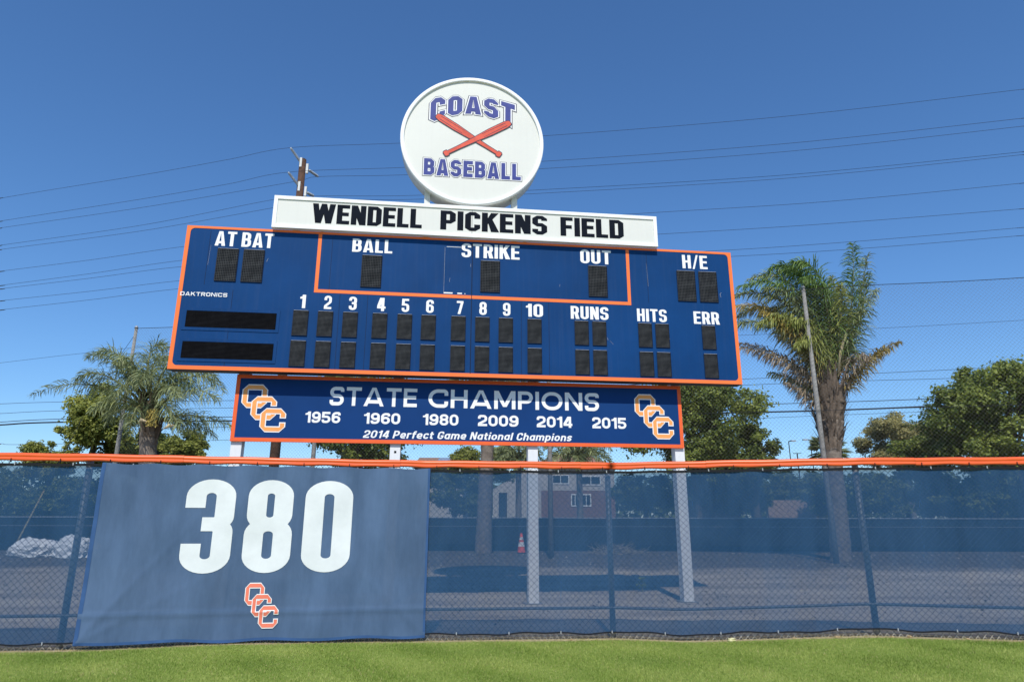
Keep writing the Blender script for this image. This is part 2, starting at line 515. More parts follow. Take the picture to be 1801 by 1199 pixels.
WID = {'I': 0, 'i': 0, 'l': 0, 'M': 1.4, 'W': 1.62, '1': .62, 'A': 1.12, 'V': 1.1, 'T': .98, '/': .7, 'E': .9, 'F': .86, 'L': .84, 'm': 1.45, 'f': .62,
       't': .62, 'r': .66, 'a': .92, 'c': .86, 'e': .92, 'n': .9, 'h': .9, 'o': .95, 'p': .94, 's': .8, ' ': .5, 'K': 1.08, 'N': 1.05}
WIDE = {'S': .74, 'T': .80, 'A': 1.08, 'E': .72, 'H': .84, 'M': 1.08, 'P': .76, 'N': .90, 'C': .98, 'O': 1.08, 'I': 0}
def glyph(c, W, t, r, n):
    w = t if c in 'Iil' else W * (WIDE.get(c, 1.0) if W == 1.0 and r > .4 else WID.get(c, 1.0))
    L, Rr, B, T, M = t / 2, w - t / 2, t / 2, 1 - t / 2, .515
    S = []
    def s(pts, rad=None, closed=False):
        m = len(pts)
        if rad is None: rad = r
        if not isinstance(rad, list): rad = [rad] * m
        rl = []
        for i in range(m):
            a, b, d = pts[i - 1], pts[i], pts[(i + 1) % m]
            lim = min(math.dist(a, b) if (closed or i > 0) else 9, math.dist(b, d) if (closed or i < m - 1) else 9)
            rl.append(min(rad[i], lim * .499))
        S.append(('s', pts, rl, closed))
    def p(*pts): S.append(('p', list(pts)))
    if c in 'O0': s([(L,B),(L,T),(Rr,T),(Rr,B)], None, True)
    elif c == 'D': s([(L,B),(L,T),(Rr,T),(Rr,B)], [0,0,r,r], True)
    elif c == 'C': s([(Rr,.655),(Rr,T),(L,T),(L,B),(Rr,B),(Rr,.345)])
    elif c == 'G': s([(Rr,.68),(Rr,T),(L,T),(L,B),(Rr,B),(Rr,.5-t/2)]); s([(w,.5-t/2+.0),(w*.52,.5-t/2)])
    elif c == 'S':
        e = M + t / 2 + .13; s([(Rr,e),(Rr,T),(L,T),(L,M),(Rr,M),(Rr,B),(L,B),(L,1.03-e)])
    elif c == 'U': s([(L,1),(L,B),(Rr,B),(Rr,1)])
    elif c == 'B': s([(L,M),(L,T),(Rr-.02,T),(Rr-.02,M)], [0,0,r,r], True); s([(L,B),(L,M),(Rr,M),(Rr,B)], [0,0,r,r], True)
    elif c == 'P': s([(L,.42),(L,T),(Rr,T),(Rr,.42)], [0,0,r,r], True); s([(L,0),(L,.9)])
    elif c == 'R': s([(L,.46),(L,T),(Rr-.01,T),(Rr-.01,.46)], [0,0,r,r], True); s([(L,0),(L,.9)]); p((w*.42,.5),(w*.42+t*1.1,.5),(w+.02,0),(w-t*1.08,0))
    elif c == 'E': s([(L,0),(L,1)]); s([(t*.6,T),(w,T)]); s([(t*.6,M),(w*.93,M)]); s([(t*.6,B),(w,B)])
    elif c == 'F': s([(L,0),(L,1)]); s([(t*.6,T),(w,T)]); s([(t*.6,M-.03),(w*.92,M-.03)])
    elif c == 'L': s([(L,0),(L,1)]); s([(t*.6,B),(w,B)])
    elif c == 'T': s([(w/2,0),(w/2,.95)]); s([(0,T),(w,T)])
    elif c == 'H': s([(L,0),(L,1)]); s([(Rr,0),(Rr,1)]); s([(t*.6,M),(w-t*.6,M)])
    elif c == 'I': s([(L,0),(L,1)])
    elif c == 'A':
        p((0,0),(w/2-t*.58,1),(w/2+t*.58,1),(w,0),(w-t*1.06,0),(w/2,1-t*.75),(t*1.06,0)); s([(w*.22,.24),(w*.78,.24)])
    elif c == 'K':
        s([(L,0),(L,1)]); p((t*.8,.34),(t*.8,.62),(w-t*1.22,1),(w+.01,1)); p((w*.36,.52),(w*.36+t*.75,.68),(w+.03,0),(w-t*1.2,0))
    elif c == 'N': s([(L,0),(L,1)]); s([(Rr,0),(Rr,1)]); p((0,1),(t*1.12,1),(w,0),(w-t*1.12,0))
    elif c == 'M':
        s([(L,0),(L,1)]); s([(Rr,0),(Rr,1)]); p((0,1),(t*1.2,1),(w/2+t*.5,.12),(w/2-t*.5,.12)); p((w,1),(w-t*1.2,1),(w/2-t*.5,.12),(w/2+t*.5,.12))
    elif c == 'W':
        k = .52 * t; x1, x2, x3 = w*.28, w/2, w*.72
        p((0,1),(t*1.04,1),(x1+k,0),(x1-k,0)); p((x1-k,0),(x1+k,0),(x2+k*.9,1),(x2-k*.9,1))
        p((x2-k*.9,1),(x2+k*.9,1),(x3+k,0),(x3-k,0)); p((x3-k,0),(x3+k,0),(w,1),(w-t*1.04,1))
    elif c == '/': p((0,-.03),(t*.62,-.03),(w,1.03),(w-t*.62,1.03))
    elif c == '1': s([(Rr,0),(Rr,1)]); p((0,.70),(0,.83),(w*.35,.87),(w-t,1),(w-t*.6,1),(w-t*.6,.70))
    elif c == '2': s([(L,.66),(L,T),(Rr,T),(Rr,.53),(L,.22),(L,B),(w,B)], [0,r,r,r*.8,r*.3,0,0])
    elif c == '3': s([(L,.69),(L,T),(Rr,T),(Rr,M),(w*.36,M)]); s([(w*.36,M),(Rr,M),(Rr,B),(L,B),(L,.31)])
    elif c == '4':
        s([(w-t*.95,0),(w-t*.95,1)]); s([(0,.27),(w,.27)]); p((0,.25),(0,.40),(w-t*1.9,1),(w-t*.8,1),(w-t*.8,.88),(t*.95,.30))
    elif c == '5': s([(w*.95,T),(L*1.1,T),(L,.56),(Rr,.56),(Rr,B),(L,B),(L,.31)], [0,0,0,r,r,r,0])
    elif c == '6': s([(L,B),(L,.56),(Rr,.56),(Rr,B)], None, True); s([(Rr,.70),(Rr,T),(L,T),(L,.3)])
    elif c == '9': s([(Rr,T),(Rr,.44),(L,.44),(L,T)], None, True); s([(L,.30),(L,B),(Rr,B),(Rr,.7)])
    elif c == '7': s([(0,T),(w,T)]); p((w,1-t*.6),(w-t*1.05,1-t*.6),(w*.16,0),(w*.16+t*1.1,0))
    elif c == '8': s([(L+.01,M),(L+.01,T),(Rr-.01,T),(Rr-.01,M)], None, True); s([(L,B),(L,M),(Rr,M),(Rr,B)], None, True)
    else:
        X = .73; xT = X - t / 2
        if c == 'a': s([(L,B),(L,xT),(Rr,xT),(Rr,B)], None, True); s([(Rr,0),(Rr,X)])
        elif c == 'o': s([(L,B),(L,xT),(Rr,xT),(Rr,B)], None, True)
        elif c == 'p': s([(L,B),(L,xT),(Rr,xT),(Rr,B)], None, True); s([(L,-.24),(L,X)])
        elif c == 'c': s([(Rr,X*.68),(Rr,xT),(L,xT),(L,B),(Rr,B),(Rr,X*.32)])
        elif c == 'e': s([(L,X*.47),(Rr,X*.47),(Rr,xT),(L,xT),(L,B),(w*.95,B)], [0,0,r,r,r,0])
        elif c == 's': s([(Rr,X*.7),(Rr,xT),(L,xT),(L,X*.5),(Rr,X*.5),(Rr,B),(L,B),(L,X*.3)])
        elif c == 'f': s([(w,T),(w*.42,T),(w*.42,0)]); s([(0,.64),(w,.64)])
        elif c == 't': s([(w*.42,.93),(w*.42,B),(w,B)]); s([(0,.64),(w,.64)])
        elif c == 'h': s([(L,0),(L,1)]); s([(L,.3),(L,xT),(Rr,xT),(Rr,0)])
        elif c == 'n': s([(L,0),(L,X)]); s([(L,.3),(L,xT),(Rr,xT),(Rr,0)])
        elif c == 'm': s([(L,0),(L,X)]); s([(L,.3),(L,xT),(w/2,xT),(w/2,0)]); s([(w/2,.3),(w/2,xT),(Rr,xT),(Rr,0)])
        elif c == 'r': s([(L,0),(L,X)]); s([(L,.3),(L,xT),(w,xT)])
        elif c == 'i': s([(L,0),(L,X)]); s([(L,.85),(L,1.0)])
        elif c == 'l': s([(L,0),(L,1)])
    return S, w

def emit(mb, items, t, b, put, off, n):
    """write one glyph's strokes, grown by b, through put(x, y, off); every stroke sits a hair in front of the last"""
    for it in items:
        if it[0] == 's':
            _, pts, rad, closed = it
            P = [Vector(q) for q in pts]
            if b and not closed:
                P[0] = P[0] - (P[1] - P[0]).normalized() * b
                P[-1] = P[-1] + (P[-1] - P[-2]).normalized() * b
            l_ = fillet(P, rad, n, closed, t / 2 + b); r_ = fillet(P, rad, n, closed, -t / 2 - b)
            m = len(l_)
            vs = [put(q.x, q.y, off) for q in l_] + [put(q.x, q.y, off) for q in r_]
            fs = []
            for i in range(m if closed else m - 1):
                j = (i + 1) % m
                f = [i, j, m + j, m + i]
                if (l_[i] - l_[j]).length < 1e-5: f = [i, m + j, m + i]
                elif (r_[i] - r_[j]).length < 1e-5: f = [i, j, m + i]
                fs.append(tuple(f))
            mb.add(vs, fs)
        else:
            q = offset_poly(it[1], b) if b else [Vector(z) for z in it[1]]
            mb.add([put(z.x, z.y, off) for z in q], [tuple(range(len(q)))])
        off += .00035
    return off

FONTS = {  # base width, stroke, corner radius, corner steps, letter gap
    'narrow': (.43, .155, .20, 6, .075),
    'wide': (1.0, .185, .42, 12, .13),
    'wide_num': (.70, .20, .34, 8, .10),
    'small': (.60, .175, .30, 5, .12),
    'block': (.47, .185, .055, 1, .05),
    'slab': (.56, .215, .06, 1, .11),
    'heavy': (.372, .148, .16, 8, .06),
    'tech': (1.0, .20, .12, 2, .22),
}
def write(word, font, s0, s1, z0, z1, place, layers, slant=0.0, warp=None):
    """layers: list of (MB, grow, off); place(s, z, off) gives the world point"""
    W, t, r, n, gap = FONTS[font]
    x, gl = 0.0, []
    for c in word:
        if c == ' ': x += W * .55; continue
        it, w = glyph(c, W, t, r, n)
        gl.append((x, it)); x += w + gap
    tot = x - gap
    kx, kz = (s1 - s0) / tot, (z1 - z0)
    for mb, b, off in layers:
        for i, (x0, it) in enumerate(gl):
            def put(x_, y_, o_, x0=x0):
                s, z = s0 + (x0 + x_ + slant * y_) * kx, z0 + y_ * kz
                if warp: s, z = warp(s, z)
                return place(s, z, o_)
            emit(mb, it, t, b, put, off, n)

def words(text, font, s0, s1):
    """the words of a line with the stretch each one takes of s0-s1"""
    W, t, r, n, gap = FONTS[font]
    x, out = 0.0, []
    for wd_ in text.split(' '):
        a = x
        for c in wd_: x += glyph(c, W, t, r, n)[1] + gap
        out.append([wd_, a, x - gap]); x += W * .55
    k = (s1 - s0) / out[-1][2]
    return [(w, s0 + a * k, s0 + b * k) for w, a, b in out]

# ------------------------------------------------------------------ scoreboard
YAW, BD = R(6.8023), 15.0145
TV, NV = Vector((math.cos(YAW), math.sin(YAW), 0)), Vector((math.sin(YAW), -math.cos(YAW), 0))
def SB(s, z, off=0.0): return Vector((0, BD, 0)) + TV * s + NV * off + Vector((0, 0, z))
def SBX(s, o, z): return SB(s, z, o)       # for box(): x = along the board, y = towards the field

def ring(mb, s0, s1, z0, z1, wd, rad, off0, off1, place=SB, n=6, wt=None):
    """a flat frame with rounded inner corners, raised from off0 to off1"""
    inner = []
    a0, a1, b0, b1 = s0 + wd, s1 - wd, z0 + wd, z1 - (wt or wd)
    outer = []
    for (cx, cz, oa, ox, oz) in ((a1 - rad, b1 - rad, 0, s1, z1), (a0 + rad, b1 - rad, 90, s0, z1), (a0 + rad, b0 + rad, 180, s0, z0), (a1 - rad, b0 + rad, 270, s1, z0)):
        for k in range(n + 1):
            an = R(oa + 90 * k / n)
            inner.append((cx + rad * math.cos(an), cz + rad * math.sin(an)))
            outer.append((ox, oz))
    m = len(inner)
    vs = [place(s, z, off1) for s, z in outer] + [place(s, z, off1) for s, z in inner] + [place(s, z, off0) for s, z in outer] + [place(s, z, off0) for s, z in inner]
    fs = []
    for i in range(m):
        j = (i + 1) % m
        if outer[i] == outer[j]: fs.append((i, m + j, m + i))
        else:
            fs.append((i, j, m + j, m + i)); fs.append((i, 2*m + i, 2*m + j, j))
        fs.append((m + i, m + j, 3*m + j, 3*m + i))
    mb.add(vs, fs)

S0, S1, Z0, Z1 = -7.533, 5.554, 4.916, 8.304
board = thing('scoreboard', SB(-1, Z0, -.15), 'wide dark blue baseball scoreboard with orange border and AT BAT, BALL, STRIKE, OUT lettering', 'scoreboard')
MB().box((S0 + .004, -.30, Z0 + .004), (S1 - .004, 0, Z1 - .004), SBX).build('cabinet', M_BLUE, board)
mb = MB(); mb.box((S0, -.31, Z0), (S1, -.006, Z0 + .02), SBX); mb.box((S0, -.31, Z0 + .02), (S0 + .02, -.006, Z1), SBX); mb.box((S1 - .02, -.31, Z0 + .02), (S1, -.006, Z1), SBX)
mb.box((S0 + .02, -.31, Z1 - .02), (S1 - .02, -.006, Z1 + .002), SBX)
mb.build('cabinet_edge', M_DKEDGE, board)
mb = MB(); ring(mb, S0, S1, Z0, Z1, .086, .10, -.01, .008, wt=.056)
mb.build('border', M_ORANGE, board)
mb = MB()
l_ = fillet([(-4.54, Z1 - .06), (-4.54, 6.838), (2.868, 6.838), (2.868, Z1 - .06)], [0, .045, .045, 0], 5, False, .04)
q_ = fillet([(-4.54, Z1 - .06), (-4.54, 6.838), (2.868, 6.838), (2.868, Z1 - .06)], [0, .045, .045, 0], 5, False, -.04)
q_ = [Vector((-4.58, Z1 - .06))] + [Vector((-4.58, 6.798))] * 6 + [Vector((2.908, 6.798))] * 6 + [Vector((2.908, Z1 - .06))]
m = len(l_)
mb.add([SB(p.x, p.y, .006) for p in l_] + [SB(p.x, p.y, .006) for p in q_],
       [(i, i + 1, m + i + 1, m + i) if (q_[i] - q_[i + 1]).length > 1e-5 else (i, i + 1, m + i) for i in range(m - 1)])
mb.build('divider', M_ORANGE, board)
for s in (-7.0, -6.36, -4.25, -3.99, -3.36, -.962, .22, .88, 3.35):
    zlo, zhi = (4.99, 8.22) if s in (-.962, ) else ((6.88, 8.2) if s in (-7.0, -4.25, 3.35) else (5.0, 6.78))
    wd = .008 if s == -.962 else .004
    MB().box((s - wd, 0, zlo), (s + wd, .0025 if s != -.962 else .009, zhi), SBX).build('panel_seam', M_SEAM, board)

def uv_box(name, w, d, h, mats, parent):
    """a shallow box whose front face has 0-1 UV"""
    me = bpy.data.meshes.new(name)
    V = [(0,0,0),(w,0,0),(w,0,h),(0,0,h),(0,d,0),(w,d,0),(w,d,h),(0,d,h)]
    F = [(4,5,6,7),(0,1,5,4),(1,2,6,5),(2,3,7,6),(3,0,4,7)]
    V = [tuple(TV * a + NV * b_ + Vector((0, 0, c))) for a, b_, c in V]
    me.from_pydata(V, [], F)
    uv = me.uv_layers.new(name='uv')
    for li, co in zip(me.polygons[0].loop_indices, ((0,0),(1,0),(1,1),(0,1))): uv.data[li].uv = co
    me.materials.append(mats)
    return me
DIG = [(-6.79,-6.31,6.985,7.76),(-6.215,-5.735,6.985,7.76),(-3.54,-3.08,6.985,7.76),(-.755,-.30,6.985,7.76),(1.87,2.32,6.985,7.76),(4.105,4.545,6.965,7.725),(4.665,5.1,6.965,7.725)]
XS = [(-4.985,-4.645),(-4.44,-4.09),(-3.885,-3.545),(-3.22,-2.875),(-2.655,-2.32),(-2.11,-1.77),(-1.42,-1.10),(-.86,-.535),(-.31,.01),(.37,.685),(1.5,1.82),(1.93,2.25),(3.055,3.36),(3.48,3.795),(4.645,4.96)]
DIG += [(a, b_, 5.765, 6.335) for a, b_ in XS] + [(a, b_, 5.055, 5.625) for a, b_ in XS]
binv = parent_matrix(board).inverted()
protos = {}
for (a, b_, c, d) in DIG:
    big = d - c > .65
    if big not in protos:
        w, h = (.455, .77) if big else (.325, .57)
        me = uv_box('digit_display', w, .022, h, M_DIGIT, board)
        o = bpy.data.objects.new('digit_display', me); col.objects.link(o); o.parent = board
        hb = MB()
        hb.box((-.008, .0, h), (w + .008, .026, h + .008), lambda x, y, z: TV * x + NV * y + Vector((0, 0, z)))
        hb.box((-.008, .0, 0), (-.001, .026, h - .002), lambda x, y, z: TV * x + NV * y + Vector((0, 0, z)))
        hb.box((w + .001, .0, 0), (w + .008, .026, h - .002), lambda x, y, z: TV * x + NV * y + Vector((0, 0, z)))
        hb.box((-.008, .0, -.008), (w + .008, .026, 0), lambda x, y, z: TV * x + NV * y + Vector((0, 0, z)))
        ho = hb.build('hood', M_SEAM, None); ho.parent = o
        lb = MB(); lb.box((.004, .012, h + .0085), (w - .004, .030, h + .016), lambda x, y, z: TV * x + NV * y + Vector((0, 0, z)))
        lo_ = lb.build('hood_lip', M_HOOD, None); lo_.parent = o
        protos[big] = (o, ho, lo_); 
    else:
        p0, h0, l0 = protos[big]
        o = p0.copy(); col.objects.link(o); o.parent = board
        for q0 in (h0, l0):
            q1 = q0.copy(); col.objects.link(q1); q1.parent = o
    o.location = binv @ SB(a, c, 0)
for z0 in (5.88, 5.17):
    me = uv_box('message_display', 1.93, .02, .375, M_MSG, board)
    o = bpy.data.objects.new('message_display', me); col.objects.link(o); o.parent = board
    o.location = binv @ SB(-7.285, z0, 0)
    fr = MB(); ring(fr, -7.36, -5.28, z0 - .075, z0 + .445, .07, .005, 0, .012, n=1)
    fo = fr.build('display_frame', M_BLUE, o)
    for k in range(10):
        pass
for word, s0, s1, z0, z1 in [('AT', -6.885, -6.415, 7.835, 8.195), ('BAT', -6.295, -5.585, 7.835, 8.195), ('BALL', -3.79, -2.86, 7.845, 8.18), ('STRIKE', -1.22, .18, 7.84, 8.195),
                             ('OUT', 1.68, 2.45, 7.83, 8.19), ('H/E', 4.27, 4.92, 7.825, 8.18), ('RUNS', 1.41, 2.33, 6.4, 6.72), ('HITS', 3.04, 3.78, 6.4, 6.72), ('ERR', 4.46, 5.11, 6.39, 6.705),
                             ('1', -4.87, -4.745, 6.41, 6.73), ('2', -4.33, -4.165, 6.41, 6.73), ('3', -3.775, -3.6, 6.41, 6.73), ('4', -3.135, -2.945, 6.41, 6.73), ('5', -2.575, -2.405, 6.41, 6.73),
                             ('6', -2.015, -1.84, 6.41, 6.73), ('7', -1.305, -1.15, 6.41, 6.73), ('8', -.775, -.6, 6.41, 6.73), ('9', -.215, -.04, 6.41, 6.73), ('10', .33, .74, 6.41, 6.73)]:
    mb = MB(); write(word, 'narrow', s0, s1, z0, z1, SB, [(mb, 0, .005)])
    mb.build('lettering', M_WHITEPAINT, board)
mb = MB(); write('DAKTRONICS', 'tech', -7.478, -6.47, 6.60, 6.69, SB, [(mb, 0, .0105)]); mb.build('lettering', M_WHITEPAINT, board)
for (a, b_, c, d) in [(-1.62, -1.41, 6.905, 6.935), (-1.30, -1.19, 6.905, 6.935), (-1.58, -1.23, 8.085, 8.095), (-1.622, -1.617, 6.93, 8.08), (-1.13, -1.11, 6.905, 6.925)]:
    MB().box((a, 0, c), (b_, .003, d), SBX).build('tape_scrap', M_WHITEPAINT if d - c < .05 else M_HOOD, board)
for (s, z, ln, an) in [(-5.7, 7.5, .09, 70), (5.2, 7.1, .10, 100), (5.18, 7.16, .08, 60), (2.42, 5.80, .12, 130), (2.30, 5.9, .07, 110), (3.82, 5.98, .16, 100), (1.15, 7.2, .06, 80), (-1.5, 7.2, .1, 80), (-1.0, 7.6, .08, 90), (-6.98, 7.35, .5, 88), (3.36, 7.3, .6, 92), (4.35, 7.25, .07, 60)]:
    c_, s_ = math.cos(R(an)) * ln, math.sin(R(an)) * ln
    w_ = .004 if ln > .2 else .007
    mb = MB(); mb.add([SB(s, z, .0032), SB(s + w_, z, .0032), SB(s + w_ * .6 + c_, z + s_, .0032), SB(s + c_, z + s_, .0032)], [(0, 1, 2, 3)])
    mb.build('paint_scratch', M_HOOD, board)

# name sign above it
title = thing('name_sign', SB(-1, 8.26, 0), 'long white sign with black block letters WENDELL PICKENS FIELD above the blue scoreboard', 'sign')
A0, A1, C0, C1 = -5.635, 3.618, 8.304, 9.115
MB().box((A0 + .004, .012, C0 + .004), (A1 - .004, .125, C1 - .004), SBX).build('panel', M_SIGNWHITE, title)
mb = MB(); ring(mb, A0, A1, C0, C1, .085, .002, .02, .152, n=1)
mb.build('frame', M_RIM, title)
for s in (-.99, ):
    MB().box((s - .004, .125, C0 + .09), (s + .004, .127, C1 - .09), SBX).build('panel_seam', M_DKEDGE, title)
for word, s0, s1 in [('WENDELL', -4.75, -2.19), ('PICKENS', -1.752, .845), ('FIELD', 1.175, 2.765)]:
    mb = MB(); write(word, 'block', s0, s1, 8.472, 8.972, SB, [(mb, 0, .1285)])
    mb.build('lettering', M_BLACKLET, title)

# round sign on top
CS, CZ, CR = -1.015, 10.945, 1.79
disc = thing('round_sign', SB(CS, 9.1, -.1), 'round white drum sign with COAST BASEBALL lettering and crossed red bats', 'sign')
def lathe(prof, n=96):
    """prof: (radius, off) pairs turned about the sign's axis"""
    mb = MB()
    mb.grid([[SB(CS + r_ * math.cos(2*math.pi*k/n), CZ + r_ * math.sin(2*math.pi*k/n), o_) for k in range(n + 1)] for r_, o_ in prof])
    return mb
lathe([(1.70, .10), (1.70, .150), (1.715, .16), (1.775, .16), (1.79, .148), (1.79, .06)]).build('rim', M_RIM, disc)
lathe([(1.765, .06), (1.77, -.40), (.01, -.40)]).build('drum', M_SIGNWHITE, disc, True)
n = 96
mb = MB(); mb.add([SB(CS + 1.705 * math.cos(2*math.pi*k/n), CZ + 1.705 * math.sin(2*math.pi*k/n), .105) for k in range(n)], [tuple(range(n))])
mb.build('face', M_SIGNWHITE, disc)
for s in (-2.09, .06):
    mb = MB(); mb.box((s - .07, -.22, 8.35), (s + .07, -.06, 9.62), SBX); mb.box((s - .10, -.23, 9.12), (s + .14, -.05, 9.20), SBX)
    mb.build('support_bracket', M_BRACKET, disc)
def arch(s, z):
    u = (s + 1.02) / 1.1
    v = (z - 11.7) / .5
    top, bot = 12.205 - .165 * u * u, 11.70 - .37 * u * u
    return s, bot + v * (top - bot)
for word, a, b_, c, d, wp in (('COAST', -2.09, .05, 11.70, 12.2, arch), ('BASEBALL', -2.2, .20, 9.91, 10.36, None)):
    dk, wh, bl = MB(), MB(), MB()
    write(word, 'slab', a, b_, c, d, SB, [(dk, .075, .108), (wh, .045, .112), (bl, .0, .116)], warp=wp)
    lt = bl.build('lettering', M_LETBLUE, disc); dk.build('lettering_outline', M_OUTLINE, lt); wh.build('lettering_inline', M_WHITEPAINT, lt)
for i, (p0, p1) in enumerate([((-1.93, 11.58), (-.31, 10.57)), ((-.07, 11.52), (-1.71, 10.50))]):
    a, b_ = Vector(p0), Vector(p1); d = (b_ - a); ln = d.length; d.normalize(); e = Vector((-d.y, d.x))
    prof = [(0, .045), (.02, .07), (.07, .088), (.30, .088), (.55, .058), (.78, .040), (.945, .038), (.95, .07), (.985, .07), (1, .05)]
    pts = [a + d * (u * ln) + e * h for u, h in prof] + [a + d * (u * ln) - e * h for u, h in reversed(prof)]
    o0 = .1215 + i * .004
    mb = MB(); mb.add([SB(p.x, p.y, o0) for p in offset_poly(pts, .018)], [tuple(range(len(pts)))]); ol = mb.build('bat_outline', M_OUTLINE, disc)
    mb = MB(); mb.add([SB(p.x, p.y, o0 + .002) for p in pts], [tuple(range(len(pts)))]); mb.build('bat', M_BAT, disc)
    mb = MB()
    for sgn in (1, -1):
        q = [a + d * (u * ln) + e * h for u, h in ((.06, .05 * sgn), (.42, .055 * sgn), (.42, .045 * sgn), (.06, .035 * sgn))]
        mb.add([SB(p.x, p.y, o0 + .003) for p in q], [(0, 1, 2, 3)])
    mb.build('bat_line', M_OUTLINE, disc)

# champions sign below
CH = -.39
champ = thing('champions_sign', SB(-1, 3.43, CH), 'navy STATE CHAMPIONS sign with orange frame and years below the scoreboard', 'sign')
D0, D1, E0, E1 = -6.169, 4.150, 3.425, 4.917
MB().box((D0 + .004, CH - .05, E0 + .004), (D1 - .004, CH, E1 - .004), SBX).build('panel', M_NAVY, champ)
mb = MB(); ring(mb, D0, D1, E0, E1, .082, .002, CH - .055, CH + .007, n=1); mb.build('frame', M_ORANGE2, champ)
for word, s0, s1, z0, z1, fnt in [('STATE', -4.105, -2.15, 4.262, 4.69, 'wide'), ('CHAMPIONS', -1.89, 2.125, 4.262, 4.69, 'wide'), ('1956', -4.61, -3.84, 3.862, 4.112, 'wide_num'), ('1960', -3.32, -2.51, 3.862, 4.112, 'wide_num'),
                                  ('1980', -2.0, -1.19, 3.858, 4.112, 'wide_num'), ('2009', -.74, .20, 3.858, 4.115, 'wide_num'), ('2014', .63, 1.47, 3.856, 4.115, 'wide_num'), ('2015', 1.95, 2.77, 3.856, 4.115, 'wide_num')]:
    mb = MB(); write(word, fnt, s0, s1, z0, z1, SB, [(mb, 0, CH + .004)]); mb.build('lettering', M_WHITEPAINT, champ)
for word, a, b_ in words('2014 Perfect Game National Champions', 'small', -3.32, 1.43):
    mb = MB(); write(word, 'small', a, b_, 3.545, 3.715, SB, [(mb, .0, CH + .004)], slant=.2); mb.build('lettering', M_WHITEPAINT, champ)

def emblem(place, s0, z0, w, h, off, mfill, parent, finish=lambda k: k):
    """three interlocked eight-cornered letters O, C, C, each outlined in white"""
    t, b_ = .092, .022
    W = .555
    for i, (dx, dz) in enumerate(((0, .53), (.22, .265), (.44, 0))):
        L, Rr, B, T = t/2 + b_, W - t/2 - b_, t/2 + b_, .54 - t/2 - b_
        c = .055
        if i == 0: it = [('s', [(L,B),(L,T),(Rr,T),(Rr,B)], [c]*4, True)]
        else: it = [('s', [(Rr,.335),(Rr,T),(L,T),(L,B),(Rr,B),(Rr,.205)], [0,c,c,c,c,0], False)]
        def put(x, y, o, dx=dx, dz=dz): return place(s0 + (x + dx) * w / .995, z0 + (y + dz) * h / 1.07, o)
        k = MB(); emit(k, it, t, b_, put, off + i * .003, 1); k = finish(k); k.build('emblem_outline', M_WHITEPAINT, parent)
        k = MB(); emit(k, it, t, 0, put, off + i * .003 + .0015, 1); k = finish(k); k.build('emblem_letter', mfill, parent)
emblem(SB, -6.02, 3.63, .995, 1.07, CH + .004, M_EMBLEM, champ)
emblem(SB, 2.99, 3.625, .935, 1.07, CH + .004, M_EMBLEM, champ)

# steel posts that carry the signs
for lab, s in (('white steel post under the left end of the champions sign', -6.045), ('white steel post with a small dark mark, second from the left under the champions sign', -2.595),
               ('white steel post in the middle of the clear stretch of windscreen', .545), ('white steel post under the right end of the champions sign', 4.062)):
    p = thing('support_post', SB(s, ground_z(0, 15), -.57), lab, 'post', 'white steel posts that carry the scoreboard')
    mb = MB(); hw = .115
    mb.box((s - hw, -.466, -.1), (s + hw, -.45, 8.15), SBX); mb.box((s - hw, -.70, -.1), (s + hw, -.684, 8.15), SBX); mb.box((s - hw + .002, -.684, -.1), (s + hw - .06, -.466, 8.14), SBX)
    mb.build('steel_section', M_POSTWHITE, p)
    mb = MB(); mb.box((s - .19, -.77, -.02), (s + .19, -.38, .025), SBX); mb.build('base_plate', M_CONC, p)
    if s == -2.595:
        mb = MB(); mb.box((s - .02, -.45, 3.22), (s + .03, -.447, 3.27), SBX); mb.build('mark', M_BLACKLET, p)

# ------------------------------------------------------------------ outfield fence
def FP(x, z, off=0.0):
    """a point on the fence line at x, moved off metres towards the field"""
    i = max(0, min(len(FX) - 2, int(np.searchsorted(FX, x)) - 1))
    d = Vector((FX[i+1] - FX[i], FY[i+1] - FY[i], 0)).normalized()
    return Vector((x, fence_y(x), z)) + Vector((d.y, -d.x, 0)) * off
fence = thing('outfield_fence', (0, 10.8, 0), 'chain-link outfield fence with blue mesh windscreen and orange top rail', 'fence')
xs_ = list(np.linspace(-18, 18, 301))
rw = random.Random(11)
def rip(x, k): return .008 * math.sin(x * 5.3 + k) + .006 * math.sin(x * 11.7 + 2 * k)
rows = []
for k in range(13):
    v = k / 12
    row = []
    for x in xs_:
        zb = foot(x) + .095 + .012 * math.sin(x * 4.1) + .008 * math.sin(x * 9.7)
        zt = 2.485 + .004 * math.sin(x * 9)
        row.append(FP(x, zb + (zt - zb) * v, .012 + rip(x, 1) * (.5 + abs(v - .5))))
    rows.append(row)
mb = MB(); mb.grid(rows); mb.build('windscreen', M_SCREEN, fence, True)
mb = MB(); mb.grid([[FP(x, z0 + .004 * math.sin(x * 9), .030) for x in xs_] for z0 in (2.462, 2.498)]); mb.build('screen_hem', M_HEM, fence)
mb = MB(); mb.grid([[FP(x, foot(x) + dz + .012 * math.sin(x * 4.1) + .008 * math.sin(x * 9.7), .024 + rip(x, 1)) for x in xs_] for dz in (.087, .107)]); mb.build('screen_hem', M_HEM, fence)
